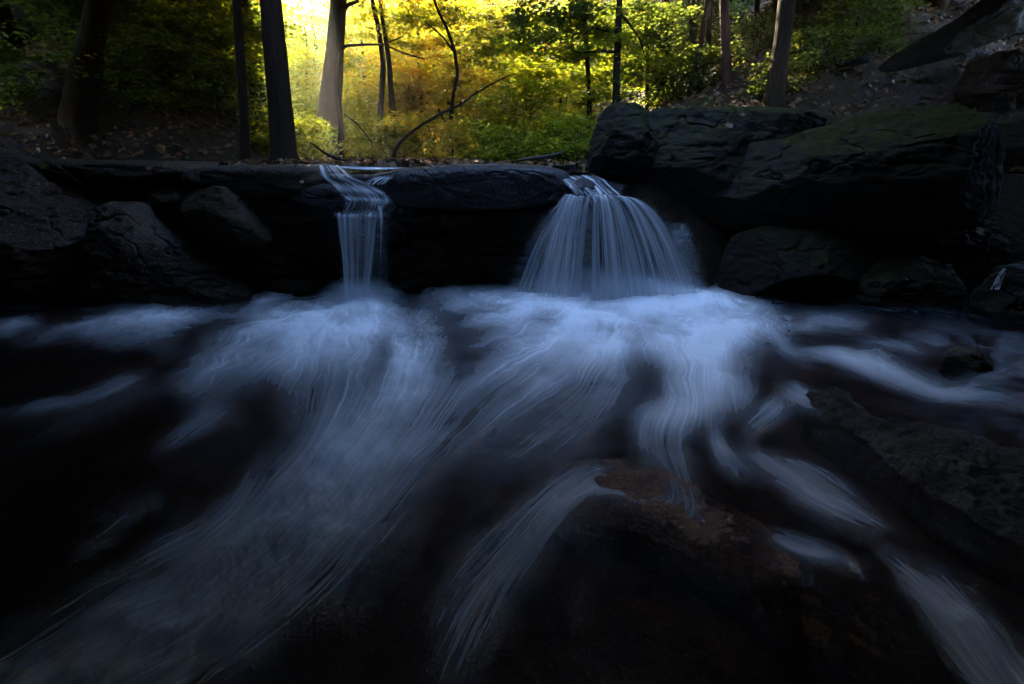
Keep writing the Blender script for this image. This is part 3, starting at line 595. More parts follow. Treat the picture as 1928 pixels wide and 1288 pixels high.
def mound(name, label, poly, h, mat, seed=0, cat='rock', amp=.02, freq=4, nt=420, nr=130, k=1.6, z0=0.0):
    """low rock seen from above: plan outline lies on the water, h is how far its crest rises"""
    P = np.array([atz(x, y, z0) for x, y in poly])[:, :2]; c = P.mean(0); d = P - c; n = len(d)
    th = np.linspace(0, 2 * math.pi, nt, endpoint=False); Rr = np.zeros(nt)
    for q, t in enumerate(th):
        e = np.array([math.cos(t), math.sin(t)]); best = 0
        for a in range(n):
            p, s_ = d[a], d[(a + 1) % n] - d[a]; den = e[0] * s_[1] - e[1] * s_[0]
            if abs(den) < 1e-9: continue
            tt = (p[0] * s_[1] - p[1] * s_[0]) / den; uu = (p[0] * e[1] - p[1] * e[0]) / den
            if tt > 0 and -1e-6 <= uu <= 1 + 1e-6: best = max(best, tt)
        Rr[q] = best
    for _ in range(4): Rr = (np.roll(Rr, 1) + 2 * Rr + np.roll(Rr, -1)) / 4
    r = np.linspace(0.001, 1.18, nr); TH, RR = np.meshgrid(th, r)
    X = c[0] + np.cos(TH) * Rr[None] * RR; Y = c[1] + np.sin(TH) * Rr[None] * RR
    Z = z0 + h * (1 - RR ** k) - .25 * np.clip(RR - 1, 0, 1)
    Z = Z + amp * fbm(X * freq, Y * freq, 0 * X, seed, 5) + amp * .5 * np.abs(fbm(X * freq * 3, Y * freq * 3, 0 * X, seed + 5, 4))
    V = np.stack([X, Y, Z], -1).reshape(-1, 3)
    f = grid_faces(nt, nr, wrap=True)
    low = V[-nt:] * 1.0; low[:, 2] = z0 - .3; b = (nr - 1) * nt; i = np.arange(nt); m = nr * nt
    V = np.concatenate([V, low, [[c[0], c[1], z0 - .3]]])
    skirt = np.stack([b + i, b + (i + 1) % nt, m + (i + 1) % nt, m + i], -1)
    bot = np.stack([m + i, m + (i + 1) % nt, np.full(nt, m + nt), np.full(nt, m + nt)], -1)
    V = V - np.array([c[0], c[1], z0]); o = mesh_np(name, V, np.concatenate([f, skirt]), mat); o.location = (c[0], c[1], z0)
    tag(o, label, cat); return o

mound('bank_rock', 'long mossy brown rock bank sloping into the water', [(1552,800),(1600,788),(1660,790),(1720,800),(1790,812),(1860,832),(1990,850),(2250,880),(2300,1150),(2100,1130),(1980,1080),(1900,1025),(1840,980),(1780,940),(1720,895),(1640,845)], .065, M['bank'], 52, amp=.035, freq=6, k=1.4)
mound('submerged_rock', 'reddish-brown rock just breaking the water in the middle of the rapids', [(1060,900),(1100,868),(1180,862),(1260,890),(1340,935),(1430,985),(1500,1035),(1500,1085),(1420,1090),(1340,1065),(1270,1030),(1190,1000),(1120,985),(1060,950)], .010, M['red'], 53, amp=.013, freq=8, z0=-.006)
mound('submerged_rock', 'long low reddish rock under thin water running towards the corner', [(1420,1100),(1500,1085),(1580,1100),(1660,1130),(1740,1200),(1800,1270),(1860,1350),(1800,1380),(1640,1310),(1540,1230),(1450,1160)], .012, M['bed'], 54, amp=.012, freq=8, z0=-.02)
mound('small_stone', 'jagged pale-edged stone where white water divides', [(1518,745),(1532,732),(1562,730),(1592,742),(1622,760),(1638,785),(1610,800),(1565,786),(1530,766)], .05, M['bank'], 51, 'stone', amp=.02, freq=9, nt=200, nr=70)

# ------------------------------------------------------------------ waterfalls
def sheet(name, parent, rows, nuu, nvv, alpha, seed, wave=.01):
    """rows: list of (x left, x right, y, Y left, Y right) down the sheet; alpha(U, V, noise) -> opacity"""
    rows = np.array(rows, float); k = np.linspace(0, 1, len(rows)); v = np.linspace(0, 1, nvv)
    rr = np.stack([np.interp(v, k, rows[:, c]) for c in range(5)], -1)
    u = np.linspace(0, 1, nuu); U, V = np.meshgrid(u, v)
    px = rr[:, 0:1] * (1 - U) + rr[:, 1:2] * U; py = rr[:, 2:3] + 0 * U
    YY = rr[:, 3:4] * (1 - U) + rr[:, 4:5] * U + wave * fbm(U * 7, V * .8, 0 * U, seed, 3)
    dx, dy, dz = ray(px, py); t = YY / dy
    nzz = norm(fbm(U * 30, V * 1.0, 0 * U, seed + 1, 4, .75)); nf = norm(fbm(U * 90, V * 2.0, 0 * U + 3, seed + 2, 2, .7))
    a = np.clip(alpha(U, V, .65 * nzz + .4 * nf), 0, .96)
    P = np.stack([dx * t, YY, EYE + dz * t], -1).reshape(-1, 3)
    o = mesh_np(name, P, grid_faces(nuu, nvv), M['fall'], attrs=[('foam', 'POINT', a.ravel())])
    keep_world(o, parent); return o

def ss(a, b, x):
    t = np.clip((x - a) / (b - a), 0, 1); return t * t * (3 - 2 * t)

w1 = empty('waterfall', at(668, 578, 4.6)); bpy.context.view_layer.update()
tag(w1, 'narrow straight waterfall dropping from a notch in the rock ledge', 'waterfall')
edge = lambda U: ss(0, .12, U) * ss(1, .88, U)
sheet('veil', w1, [(630,716,396,4.76,4.74),(628,716,408,4.70,4.68),(632,712,450,4.66,4.64),(638,706,500,4.64,4.62),(641,700,550,4.62,4.6),(640,700,590,4.60,4.58)], 160, 120,
      lambda U, V, n: ss(0, .16, V - .05 * vnoise(U * 11, 0 * U, 0 * U, 5)) * edge(U) * (.44 + .15 * n + .34 * np.exp(-((U - .38) / .05) ** 2) * (V > .02) + .32 * np.exp(-((U - .9 + .05 * V) / .04) ** 2) - .42 * np.exp(-((U - .62) / .07) ** 2)) * (1 - .3 * V), 101, .02)
sheet('veil', w1, [(640,706,392,4.82,4.80),(640,706,450,4.74,4.72),(644,700,590,4.70,4.68)], 120, 80, lambda U, V, n: ss(0, .1, V) * edge(U) * (.22 + .12 * n), 105, .02)
sheet('veil', w1, [(650,738,372,4.70,4.70),(640,728,392,4.69,4.69),(632,716,415,4.67,4.67),(634,712,450,4.65,4.65)], 100, 60, lambda U, V, n: ss(0, .2, V) * ss(1, .4, V) * edge(U) * (.16 + .2 * n), 109, .02)
sheet('strand', w1, [(700,740,385,4.76,4.76),(706,742,410,4.70,4.70),(706,736,480,4.66,4.66),(702,728,575,4.62,4.62)], 60, 80,
      lambda U, V, n: ss(0, .05, V) * edge(U) * (.06 + .07 * n + .38 * np.exp(-((U - .35) / .12) ** 2) * (1 - V * .8)), 102)
# film of water over the stepped lip
sheet('lip_water', w1, [(598,640,311,4.92,4.92),(600,655,322,4.80,4.80),(605,672,335,4.76,4.76),(622,700,346,4.74,4.74),(632,722,358,4.72,4.72),(640,738,368,4.70,4.70),(652,740,378,4.68,4.68),(648,735,390,4.70,4.70),(636,724,400,4.71,4.71)], 120, 120,
      lambda U, V, n: edge(U) * (.22 + .22 * n + .5 * np.exp(-((V - .42 - .12 * U) / .07) ** 2) + .45 * np.exp(-((V - .68 - .1 * U) / .06) ** 2) - .22 * np.exp(-((V - .92) / .07) ** 2) + .35 * np.exp(-((U - .15) / .1) ** 2) * ss(.4, .1, V)), 103)
sheet('lip_water', w1, [(600,612,312,4.95,4.95),(640,790,316,4.9,4.9),(660,760,318,4.84,4.84),(700,745,321,4.80,4.8)], 140, 30,
      lambda U, V, n: ss(0, .1, U) * ss(1, .6, U) * (.7 + .3 * n) * ss(0, .2, V) * ss(1, .55, V), 104, .004)  # white streak along the lip paints the sky's reflection into the sheet
sheet('lip_water', w1, [(715,745,330,4.80,4.80),(690,735,340,4.76,4.76),(680,720,352,4.74,4.74)], 60, 40,
      lambda U, V, n: edge(U) * ss(0, .3, V) * ss(1, .7, V) * (.35 + .35 * n), 106)

w2 = empty('waterfall', at(1150, 555, 4.8)); bpy.context.view_layer.update()
tag(w2, 'wide fan-shaped waterfall spreading from a spout beside the boulders', 'waterfall')

def fan(name, parent, S0, S1, E0, E1, Yt, Yb, bulge, alpha, seed, nuu=520, nvv=150, px_=1.15):
    u = np.linspace(0, 1, nuu); v = np.linspace(0, 1, nvv); U, V = np.meshgrid(u, v)
    sx = S0[0] + (S1[0] - S0[0]) * U; sy = S0[1] + (S1[1] - S0[1]) * U - 6 * np.sin(U * math.pi)
    ex = E0[0] + (E1[0] - E0[0]) * U; ey = E0[1] + (E1[1] - E0[1]) * U + bulge * 22 * np.sin(U * math.pi)
    p = .92 - .02 * U
    X = sx + (ex - sx) * V ** p; Y = sy + (ey - sy) * (V ** (1.45 + .35 * U))
    YY = Yt + (Yb - Yt) * V - bulge * np.sin(U * math.pi) * V ** .8 + .012 * fbm(U * 14, V, 0 * U, seed, 3)
    dx, dy, dz = ray(X, Y); t = YY / dy
    n1 = norm(fbm(U * 42, V * .8, 0 * U, seed + 1, 4, .8)); n2 = norm(fbm(U * 130, V * 1.6, 0 * U, seed + 2, 2, .7))
    a = np.clip(alpha(U, V, .6 * n1 + .45 * n2), 0, .95)
    P = np.stack([dx * t, YY, EYE + dz * t], -1).reshape(-1, 3)
    o = mesh_np(name, P, grid_faces(nuu, nvv), M['fall'], attrs=[('foam', 'POINT', a.ravel())])
    keep_world(o, parent); return o

def gs(U, c, w): return np.exp(-((U - c) / w) ** 2)
def fan_a(U, V, n):
    prof = .27 * ss(0, .12, U) + .52 * gs(U, .24, .10) + .20 * gs(U, .62, .18) + .24 * gs(U, .84, .12)
    prof = prof - .22 * gs(U, .415, .03)
    w = .005 + .005 * V
    n = n * 1.9
    lines = .75 * gs(U, .385, w * 1.4) + .35 * gs(U, .45, w) + .45 * gs(U, .52, w * 1.2) + .75 * gs(U, .575, w * 1.5) + .55 * gs(U, .635, w * 1.3) + .25 * gs(U, .70, w) + .2 * gs(U, .80, w * 2)
    a = prof * (1 + .30 * n) + lines * (1 - .35 * V) * .8
    return a * ss(0, .03, V) * ss(0, .12, U) * ss(1, .86, U) * (1.05 - .35 * V)
fan('veil', w2, (1062,372), (1190,372), (922,560), (1352,562), 4.72, 4.92, .34, fan_a, 201)
fan('veil', w2, (1070,378), (1176,378), (985,552), (1300,556), 4.80, 4.95, .12, lambda U, V, n: ss(0, .1, V) * ss(0, .1, U) * ss(1, .9, U) * (.05 + .08 * n) * (1.1 - .5 * V), 211, 260, 80)
# broad left curtain
fan('veil', w2, (1062,366), (1100,380), (1000,556), (1095,566), 4.66, 4.62, .05, lambda U, V, n: ss(0, .04, V) * ss(0, .25, U) * ss(1, .7, U) * (.5 + .2 * n) * (1.15 - .5 * V), 221, 200, 100)
# spout wisps running over the rock
sheet('spout_water', w2, [(1052,1078,332,5.0,5.0),(1058,1100,340,4.84,4.84),(1068,1112,352,4.72,4.72),(1080,1125,366,4.68,4.68),(1088,1132,380,4.67,4.67)], 90, 70,
      lambda U, V, n: edge(U) * (.16 + .22 * n + .5 * gs(U, .2, .07) * ss(1, .4, V) + .45 * gs(U, .75, .06)), 231)
sheet('spout_water', w2, [(1070,1120,329,5.05,5.0),(1090,1140,338,4.86,4.86),(1100,1152,350,4.76,4.76),(1112,1172,366,4.68,4.68),(1118,1180,378,4.68,4.68)], 90, 70,
      lambda U, V, n: edge(U) * (.14 + .2 * n + .5 * gs(U, .5 - .2 * V, .06) + .35 * gs(U, .9, .05)), 232)
sheet('side_veil', w2, [(1262,1296,420,5.15,5.15),(1262,1310,445,5.1,5.1),(1270,1330,490,5.05,5.05),(1280,1340,560,5.0,5.0)], 60, 70,
      lambda U, V, n: ss(0, .3, U) * ss(1, .6, U) * (.10 + .03 * n + .14 * np.exp(-((V - .28) / .22) ** 2)), 233)

# trickle at the edge of the picture and on the left shelf
for q, (xa, wd) in enumerate([(612, 7), (752, 9), (768, 5)]):
    sheet('strand', w1, [(xa,xa+wd,392,4.78,4.78),(xa+2,xa+wd+1,440,4.74,4.74),(xa+1,xa+wd,560,4.7,4.7)], 24, 50, lambda U, V, n: edge(U) * (.05 + .08 * n) * (1 - V), 150 + q)
w3 = empty('waterfall', at(1885, 535, 4.2)); bpy.context.view_layer.update()
tag(w3, 'faint trickle slipping between dark rocks at the far edge of the pool', 'waterfall')
sheet('strand', w3, [(1886,1896,505,4.0,4.0),(1872,1890,525,3.95,3.95),(1862,1884,545,3.9,3.9)], 30, 40, lambda U, V, n: edge(U) * (.25 + .15 * n), 241)
w4 = empty('waterfall', at(372, 345, 4.8)); bpy.context.view_layer.update()
tag(w4, 'tiny trickle dripping over the black shelf above the tilted boulder', 'waterfall')
sheet('strand', w4, [(355,388,318,4.76,4.76),(357,386,330,4.72,4.72),(358,384,352,4.72,4.72)], 60, 30, lambda U, V, n: edge(U) * (-.1 + .22 * n) * ss(1, .6, V), 242)

# ------------------------------------------------------------------ trees
def tube(path, radii, ns=12, seed=0, rough=.08, flare=0.0):
    path = np.array(path, float); m = len(path)
    k = np.linspace(0, m - 1, max(24, m * 8)); P = np.stack([np.interp(k, range(m), path[:, c]) for c in range(3)], -1)
    for _ in range(4): P[1:-1] = (P[:-2] + 2 * P[1:-1] + P[2:]) / 4
    rad = np.interp(k, np.linspace(0, m - 1, len(radii)), radii)
    n = len(P); T = np.gradient(P, axis=0); T /= np.linalg.norm(T, axis=1)[:, None]
    ref = np.array([1.0, 0.05, 0.1]) if abs(T[:, 0]).mean() < .8 else np.array([0, .1, 1.0])
    A = np.cross(T, ref); A /= np.linalg.norm(A, axis=1)[:, None]; B = np.cross(T, A)
    th = np.linspace(0, 2 * math.pi, ns, endpoint=False)
    TH, K = np.meshgrid(th, np.arange(n))
    rr = rad[K] * (1 + rough * vnoise(np.cos(TH) * 1.6 + seed, np.sin(TH) * 1.6, K * .25, seed))
    rr = rr * (1 + flare * np.exp(-K / (n * .06)) * (1 + .5 * np.cos(TH * 4 + seed)))
    V = P[K] + A[K] * (np.cos(TH) * rr)[..., None] + B[K] * (np.sin(TH) * rr)[..., None]
    return V.reshape(-1, 3), grid_faces(ns, n, wrap=True)

def join(parts):
    vs, fs, o = [], [], 0
    for v, f in parts: vs.append(v); fs.append(f + o); o += len(v)
    return np.concatenate(vs), np.concatenate(fs)

def leaves(centers, normals, size, rng, tint, lobed=False):
    """one folded leaf blade per centre"""
    n = len(centers)
    nr = normals + 0; nr /= np.linalg.norm(nr, axis=1)[:, None] + 1e-9
    a = rng.random(n) * 2 * math.pi; ref = np.stack([np.cos(a), np.sin(a), 0 * a], -1)
    X = np.cross(nr, ref); X /= np.linalg.norm(X, axis=1)[:, None] + 1e-9; Yv = np.cross(nr, X)
    s = size * (0.6 + .7 * rng.random(n)); s = s[:, None]
    if lobed:
        sh = [(-.05, -.5, 0), (.42, -.30, .06), (.22, .0, .0), (.50, .28, .08), (.12, .22, .0), (0, .62, -.04), (-.12, .22, .0), (-.50, .28, .08), (-.22, .0, .0), (-.42, -.30, .06)]
        vs = np.stack([centers + X * s * p + Yv * s * q + nr * s * h for p, q, h in sh], 1).reshape(-1, 3)
        b = np.arange(n)[:, None, None] * 10
        f = (b + np.array([[0, 1, 2], [2, 3, 4], [0, 2, 4], [4, 5, 6], [0, 4, 6], [0, 6, 8], [6, 7, 8], [0, 8, 9]])[None]).reshape(-1, 3)
        tv = np.repeat(tint, 10)
    else:
        sh = [(0, -.5, 0), (.40, .02, .10), (0, .55, -.03), (-.40, .02, .10)]
        vs = np.stack([centers + X * s * p + Yv * s * q + nr * s * h for p, q, h in sh], 1).reshape(-1, 3)
        b = np.arange(n)[:, None, None] * 4
        f = (b + np.array([[0, 1, 2], [0, 2, 3]])[None]).reshape(-1, 3); tv = np.repeat(tint, 4)
    return vs, f, tv

def crown(name, mat, seed, nspray, per, rad, sr, size, lobed=False, zflat=.16, shell=.35, tmean=.45, droop=.15):
    """layered sprays of leaves in an ellipsoid of radii rad"""
    rg = np.random.default_rng(seed)
    d = rg.normal(size=(nspray, 3)); d /= np.linalg.norm(d, axis=1)[:, None]
    r = (shell + (1 - shell) * rg.random(nspray)) ** .7
    c = d * r[:, None] * np.array(rad)
    c *= (1 + .25 * vnoise(d[:, 0] * 2, d[:, 1] * 2, d[:, 2] * 2, seed))[:, None]
    cs = np.repeat(c, per, 0); n = len(cs)
    ang = rg.random(n) * 2 * math.pi; rr = np.sqrt(rg.random(n)) * sr * (.6 + .8 * np.repeat(rg.random(nspray), per))
    off = np.stack([np.cos(ang) * rr, np.sin(ang) * rr, rg.normal(size=n) * zflat * sr - droop * rr ** 2 / sr], -1)
    el = np.repeat(rg.random(nspray) * math.pi, per); off[:, 0] *= 1 + .4 * np.cos(el); off[:, 1] *= 1 - .4 * np.cos(el)
    nr = np.stack([rg.normal(size=n) * .45, rg.normal(size=n) * .45, np.ones(n)], -1)
    tint = np.clip(tmean + .16 * np.repeat(rg.normal(size=nspray), per) + .12 * rg.normal(size=n), 0, 1)
    vs, f, tv = leaves(cs + off, nr, size, rg, tint, lobed)
    return mesh_np(name, vs, f, mat, smooth=False, attrs=[('tint', 'POINT', tv)], link=False)

SPR = {}
def place(me, name, loc, parent=None, rz=0, sc=(1, 1, 1)):
    o = bpy.data.objects.new(name, me); COL.objects.link(o)
    if parent: o.parent = parent
    o.location = loc; o.rotation_euler = (0, 0, rz); o.scale = sc if hasattr(sc, '__len__') else (sc, sc, sc)
    return o

CR = {
 'gold': [crown('crown', M['leaf_gold'], 300 + k, 85, 40, (2.4, 2.4, 2.6), .75, .125, tmean=.42 + .06 * k) for k in range(3)],
 'lime': [crown('crown', M['leaf_lime'], 310 + k, 85, 40, (2.4, 2.4, 2.6), .75, .12, tmean=.45) for k in range(3)],
 'green': [crown('crown', M['leaf_green'], 320 + k, 110, 40, (2.4, 2.4, 2.6), .75, .115, tmean=.5) for k in range(3)],
 'dark': [crown('crown', M['leaf_dark'], 330 + k, 260, 70, (2.6, 2.6, 1.5), .8, .16, tmean=.5, shell=.1) for k in range(2)],
}
SH = {
 'gold': [crown('foliage', M['leaf_gold'], 350 + k, 60, 55, (.75, .75, .7), .32, .075, tmean=.4) for k in range(2)],
 'lime': [crown('foliage', M['leaf_lime'], 360 + k, 60, 55, (.75, .75, .7), .32, .075, tmean=.4) for k in range(2)],
 'green': [crown('foliage', M['leaf_green'], 370 + k, 50, 50, (.75, .75, .55), .32, .08, tmean=.5) for k in range(2)],
}
for k_ in ('gold', 'lime', 'green'):
    SPR[k_] = [crown('crown', M['leaf_' + k_], 380 + q + len(k_) * 10, 26, 70, (1.3, 1.3, .75), .5, .11, lobed=True, zflat=.10, tmean=.4) for q in range(2)]
RG = random.Random(8)
HOLE = (0.4, 5.1, 4.9, 3.55)     # centre and half widths of the gap in the added boughs, lighting the pool

def tree_px(label, pts, Y, w, mat='bark', top=9.0, crowns=(), cat='tree', limbs=(), group=None, flare=.5, Y2=None, sprays=()):
    """trunk following pixels pts (from base upward) at distance Y, diameters w in pixels; continues upward to height top"""
    dpx = (Y * CP + (EYE - 1.4) * SP)
    P = []; n = len(pts)
    for k, (x, y) in enumerate(pts):
        yy = Y + (0 if Y2 is None else (Y2 - Y) * k / (n - 1)); P.append(at(x, y, yy))
    base = np.array(P[0]); gz = float(H(base[0], base[1])); 
    if base[2] > gz - .1: P = [(base[0] - (P[1][0] - base[0]) * .05, base[1], gz - .25)] + P
    Rd = [ww * .5 / F * dpx for ww in w]
    a, b = np.array(P[-1]), np.array(P[-2]); last = a
    if top > last[2]:
        d = (a - b) / np.linalg.norm(a - b); d = d * .6 + np.array([0, 0, .4]); d /= np.linalg.norm(d)
        L_ = (top - last[2]) / d[2]; P += [tuple(last + d * L_ * .5), tuple(last + d * L_)]; Rd = list(Rd) + [Rd[-1] * .7, Rd[-1] * .3]
    if len(P) > len(Rd): Rd = [Rd[0]] * (len(P) - len(Rd)) + list(Rd)
    root = empty('tree', P[0]); bpy.context.view_layer.update()
    tag(root, label, cat, group)
    v, f = tube(P, Rd, 16, RG.randrange(99), flare=flare)
    t = mesh_np('trunk', v, f, M[mat]); keep_world(t, root)
    for lp, lw in limbs:      # limbs given as world-ish pixel paths with depth
        pp = [at(x, y, yy) for x, y, yy in lp]
        v, f = tube(pp, [q * .5 / F * dpx for q in lw], 8, RG.randrange(99)); l = mesh_np('limb', v, f, M[mat]); keep_world(l, root)
    for (kind, sx, sy, sY, sc) in sprays:
        q = np.array(at(sx, sy, sY)) - np.array(P[0]); place(RG.choice(SPR[kind]), 'crown', tuple(q), root, RG.random() * 6, (sc, sc, sc * .8))
    tp = np.array(P[-1]) - np.array(P[0])
    for (kind, dx_, dy_, dz_, sc) in crowns:
        me = RG.choice(CR[kind]); place(me, 'crown', (tp[0] + dx_, tp[1] + dy_, tp[2] + dz_), root, RG.random() * 6, sc)
    return root

# foreground and middle trees whose trunks can be told apart
big = lambda k='green', s=1.6: [(k, 0, .6, 0, s * .8)]
tree_px('thick straight dark trunk rising from the ledge beside a thinner trunk', [(537,304),(534,285),(528,200),(518,100),(510,0)], 7.4, [52,46,40,38,33], 'bark', 9.5, [('green', -.6, 1.2, -.5, 1.0)])
tree_px('thin dark trunk next to the thick trunk on the ledge', [(461,290),(459,200),(452,100),(446,0)], 7.9, [17,16,15,13], 'bark', 8.5, [('green', -.8, .8, -.5, .8)], flare=.2, sprays=[('lime',420,60,10,.6),('lime',395,20,9.5,.7),('green',350,80,9.5,.6),('lime',470,120,11,.6),('lime',500,60,11,.6),('green',300,100,9,.6)])
tree_px('very dark leaning trunk on the shaded slope', [(148,225),(160,150),(172,80),(188,0)], 8.2, [52,44,36,36], 'bark', 9.0, big('green', 1.4))
tree_px('reddish-brown broad trunk high on the shaded slope', [(240,80),(235,40),(228,0)], 12.0, [44,40,38], 'bark_red', 12, big('green', 1.8))
tree_px('slim trunk half hidden in the dark slope foliage', [(352,110),(349,50),(346,0)], 12.5, [20,17,15], 'bark', 12, big('green', 1.3))
tree_px('grey trunk glowing in the sunlit haze', [(618,262),(622,200),(630,100),(638,0)], 13.5, [46,40,30,27], 'bark_grey', 13, [('lime', 0, .8, 0, 1.2)], sprays=[('lime',770,60,15,.8),('gold',820,100,15.5,.7),('lime',700,30,15,.6),('lime',850,40,15.5,.9),('lime',590,120,16,.5),('lime',670,120,16,.45),('gold',900,20,16,.9),('lime',640,60,17,.5),('lime',500,120,15,.6),('lime',750,10,15,.7)],
        limbs=[([(641,95,13.4),(652,86,13.4),(690,84,13.4),(722,84,13.3),(760,68,13.2)], [6,5,4,3,2]), ([(722,84,13.3),(760,100,13.2),(800,112,13.1)], [3,3,2]), ([(640,25,13.4),(655,10,13.3),(675,2,13.2)], [8,6,5])])
tree_px('thin crooked stem leaning against the grey hazy trunk', [(641,282),(643,240),(636,190),(634,150),(640,100)], 11.5, [11,10,8,7,5], 'bark', 0, (), flare=.3)
tree_px('left trunk of the slim pair standing in golden light', [(715,278),(717,200),(722,120),(712,50),(700,0)], 14.5, [11,10,10,8,7], 'bark', 11, [('gold', -.5, .8, 0, .9)], flare=.3)
tree_px('right trunk of the slim pair standing in golden light', [(736,278),(738,200),(733,120),(722,50),(712,-20)], 14.7, [12,11,9,7,6], 'bark', 11, [('lime', .5, .8, 0, .9)], flare=.3)
tree_px('long thin trunk bowed right across the golden foliage', [(741,290),(752,268),(786,240),(826,216),(866,198),(900,172),(950,146),(990,128)], 11, [7,6,5.2,4.8,4.4,3.6,2.2,1.4], 'bark', 0, (), flare=.2)
tree_px('crooked dark sapling in the middle of the golden foliage', [(846,245),(850,215),(853,178),(862,140),(856,95),(840,50),(822,15)], 12.5, [8,7,6,6,6,5,4], 'bark', 7.5, [('gold', 0, .6, -1.0, .7)], flare=.2, sprays=[('gold',820,10,15,.8),('lime',905,90,15,.8),('gold',880,140,15,.6),('lime',960,50,14.5,.8),('gold',850,170,15,.6),('lime',950,110,14.5,.8),('gold',780,150,16,.7)],
        limbs=[([(846,240,12.5),(835,225,12.5),(825,205,12.6)], [5,4,3]), ([(856,100,12.5),(835,70,12.4),(800,40,12.2)], [4,3,2])])
tree_px('slim dark trunk leaning behind the mossy upright boulder', [(1110,205),(1108,150),(1104,90),(1098,10)], 10.5, [9,8,8,7], 'bark', 9, [('green', 0, 1.2, .3, .9)], flare=.3, sprays=[('lime',1010,90,11,.8),('lime',1060,140,11,.8),('green',1030,40,10.5,.8),('lime',1000,160,11,.6),('lime',1090,60,11,.7)])
tree_px('knobbly black trunk with bare side limbs among green leaves', [(1160,195),(1161,130),(1164,60),(1166,0)], 10, [14,12,12,10], 'bark', 9.5, [('green', .8, 1.2, .3, 1.0)], flare=.3, sprays=[('lime',1130,90,10.5,.7),('lime',1190,120,11,.7),('green',1230,60,11,.8),('lime',1100,170,10.5,.5),('green',1170,160,10.5,.6),('green',1260,120,11.5,.7),('green',1150,30,10.5,.8)],
        limbs=[([(1160,98,10),(1130,96,10),(1095,100,9.9),(1075,94,9.8)], [5,4,3,2]), ([(1163,60,10),(1140,58,10),(1112,50,9.9)], [5,4,3]), ([(1166,22,10),(1185,45,10),(1205,75,10.1),(1215,110,10.2)], [5,4,3,2])])
tree_px('spindly trunk directly behind the knobbly black trunk', [(1190,200),(1188,130),(1190,70),(1193,10)], 13, [8,7,6,6], 'bark', 10, big('lime', 1.1), flare=.3)
tree_px('straight pole-thin trunk among green leaves above the flat-topped boulder', [(1218,195),(1219,120),(1218,60),(1214,0)], 11, [7,6.5,6,6], 'bark', 9, big('green', 1.0), flare=.3)
tree_px('twin thin trunk slightly leaning outward above the flat-topped boulder', [(1221,150),(1224,90),(1228,40),(1230,0)], 14, [8,7,6,6], 'bark', 11, big('lime', 1.2), flare=.3)
tree_px('short dark stem seen through gaps in the green leaves', [(1254,170),(1256,120),(1260,70)], 12, [7,6,5], 'bark', 7, (), flare=.3)
tree_px('first of the cluster of tall trunks on the wooded slope', [(1302,150),(1302,80),(1304,0)], 13, [12,11,10], 'bark', 11, big('green', 1.3), flare=.3)
tree_px('leaning pale-sided trunk in the cluster on the wooded slope', [(1311,200),(1315,110),(1324,50),(1334,0)], 10.5, [9,9,9,9], 'bark_red', 10, big('green', 1.2), flare=.3)
tree_px('slender straight trunk in the middle of the cluster', [(1331,150),(1333,80),(1337,0)], 12, [10,9,8], 'bark', 11, big('green', 1.2), flare=.3)
tree_px('stout reddish-dark trunk beside the cluster on the slope', [(1373,200),(1368,120),(1365,60),(1363,0)], 9.6, [20,16,15,14], 'bark_red', 10, [('green', .8, .8, .3, 1.1)], flare=.3,
        limbs=[([(1364,30,9.6),(1350,36,9.6),(1338,42,9.6)], [4,3,2])])
tree_px('grey leaning trunk standing on top of the boulders', [(1456,206),(1463,140),(1474,70),(1482,0)], 8.2, [38,30,27,27], 'bark', 9.5, [('green', .8, .8, .3, 1.1)])
tree_px('faint reddish trunk high up the stony slope', [(1566,72),(1570,30),(1573,0)], 11, [13,11,11], 'bark_red', 11, big('green', 1.5))
tree_px('dim trunk lost in shadow between the grey trunk and the cluster', [(1422,115),(1424,60),(1426,0)], 13, [9,8,8], 'bark', 12, big('green', 1.2))

for i, (px, y0, y1, Y) in enumerate([(872,292,190,15),(888,290,180,16.5),(903,292,200,15.5),(918,290,170,17),(934,288,190,16),(826,290,150,19),(690,290,120,20),(768,292,160,18),(1010,250,60,15),(1065,210,20,16),(1140,180,10,15),(1170,190,20,17),(1240,180,0,16),(1275,170,0,15),(1288,160,0,17),(1350,170,0,15),(395,190,20,14),(575,270,90,17)]):
    tree_px('thin sapling stem among the backlit leaves', [(px, y0), (px + RG.uniform(-4, 4), (y0 + y1) / 2), (px + RG.uniform(-9, 9), y1 - 20), (px + RG.uniform(-14, 14), y1 - 60)], Y * 1.15, [5, 4, 2.6, .8], 'bark_red', 0, (), flare=.1, group='thin sapling stems in the wood')

# ---- forest behind (lit foliage)
TR = [tube([(0, 0, -.3), (.05, 0, 2.2), (-.05, .05, 4.4), (.1, 0, 6.5)], [.13, .10, .08, .04], 8, s) for s in (1, 2)]
TRM = {'bark': [mesh_np('trunk', v, f, M['bark'], link=False) for v, f in TR]}
PROTO = {}
def forest_tree(x, y, kind, s, hgt, label, group, lowc=True):
    root = empty('tree', (x, y, float(H(x, y)))); root.rotation_euler = (0, 0, RG.random() * 6)
    tag(root, label, 'tree', group)
    place(RG.choice(TRM['bark']), 'trunk', (0, 0, 0), root, 0, (s, s, hgt / 6.5))
    place(RG.choice(CR[kind]), 'crown', (0, 0, hgt - 1.2 * s), root, RG.random() * 6, s)
    if lowc: place(RG.choice(CR[kind]), 'crown', (RG.uniform(-.8, .8) * s, RG.uniform(-.8, .8) * s, hgt * .5), root, RG.random() * 6, (s * .95, s * .95, s * .8))
    return root
GOLD = ('golden-leaved tree glowing in the sunlit wood beyond the falls', 'golden trees in the sunlit wood')
LIME = ('yellow-green tree in the sunlit wood beyond the falls', 'yellow-green trees in the wood')
GREEN = ('green-leaved tree on the wooded slope behind the boulders', 'green trees on the wooded slopes')
def pxx(px, Y): return (px - 964) / F * (Y * CP)
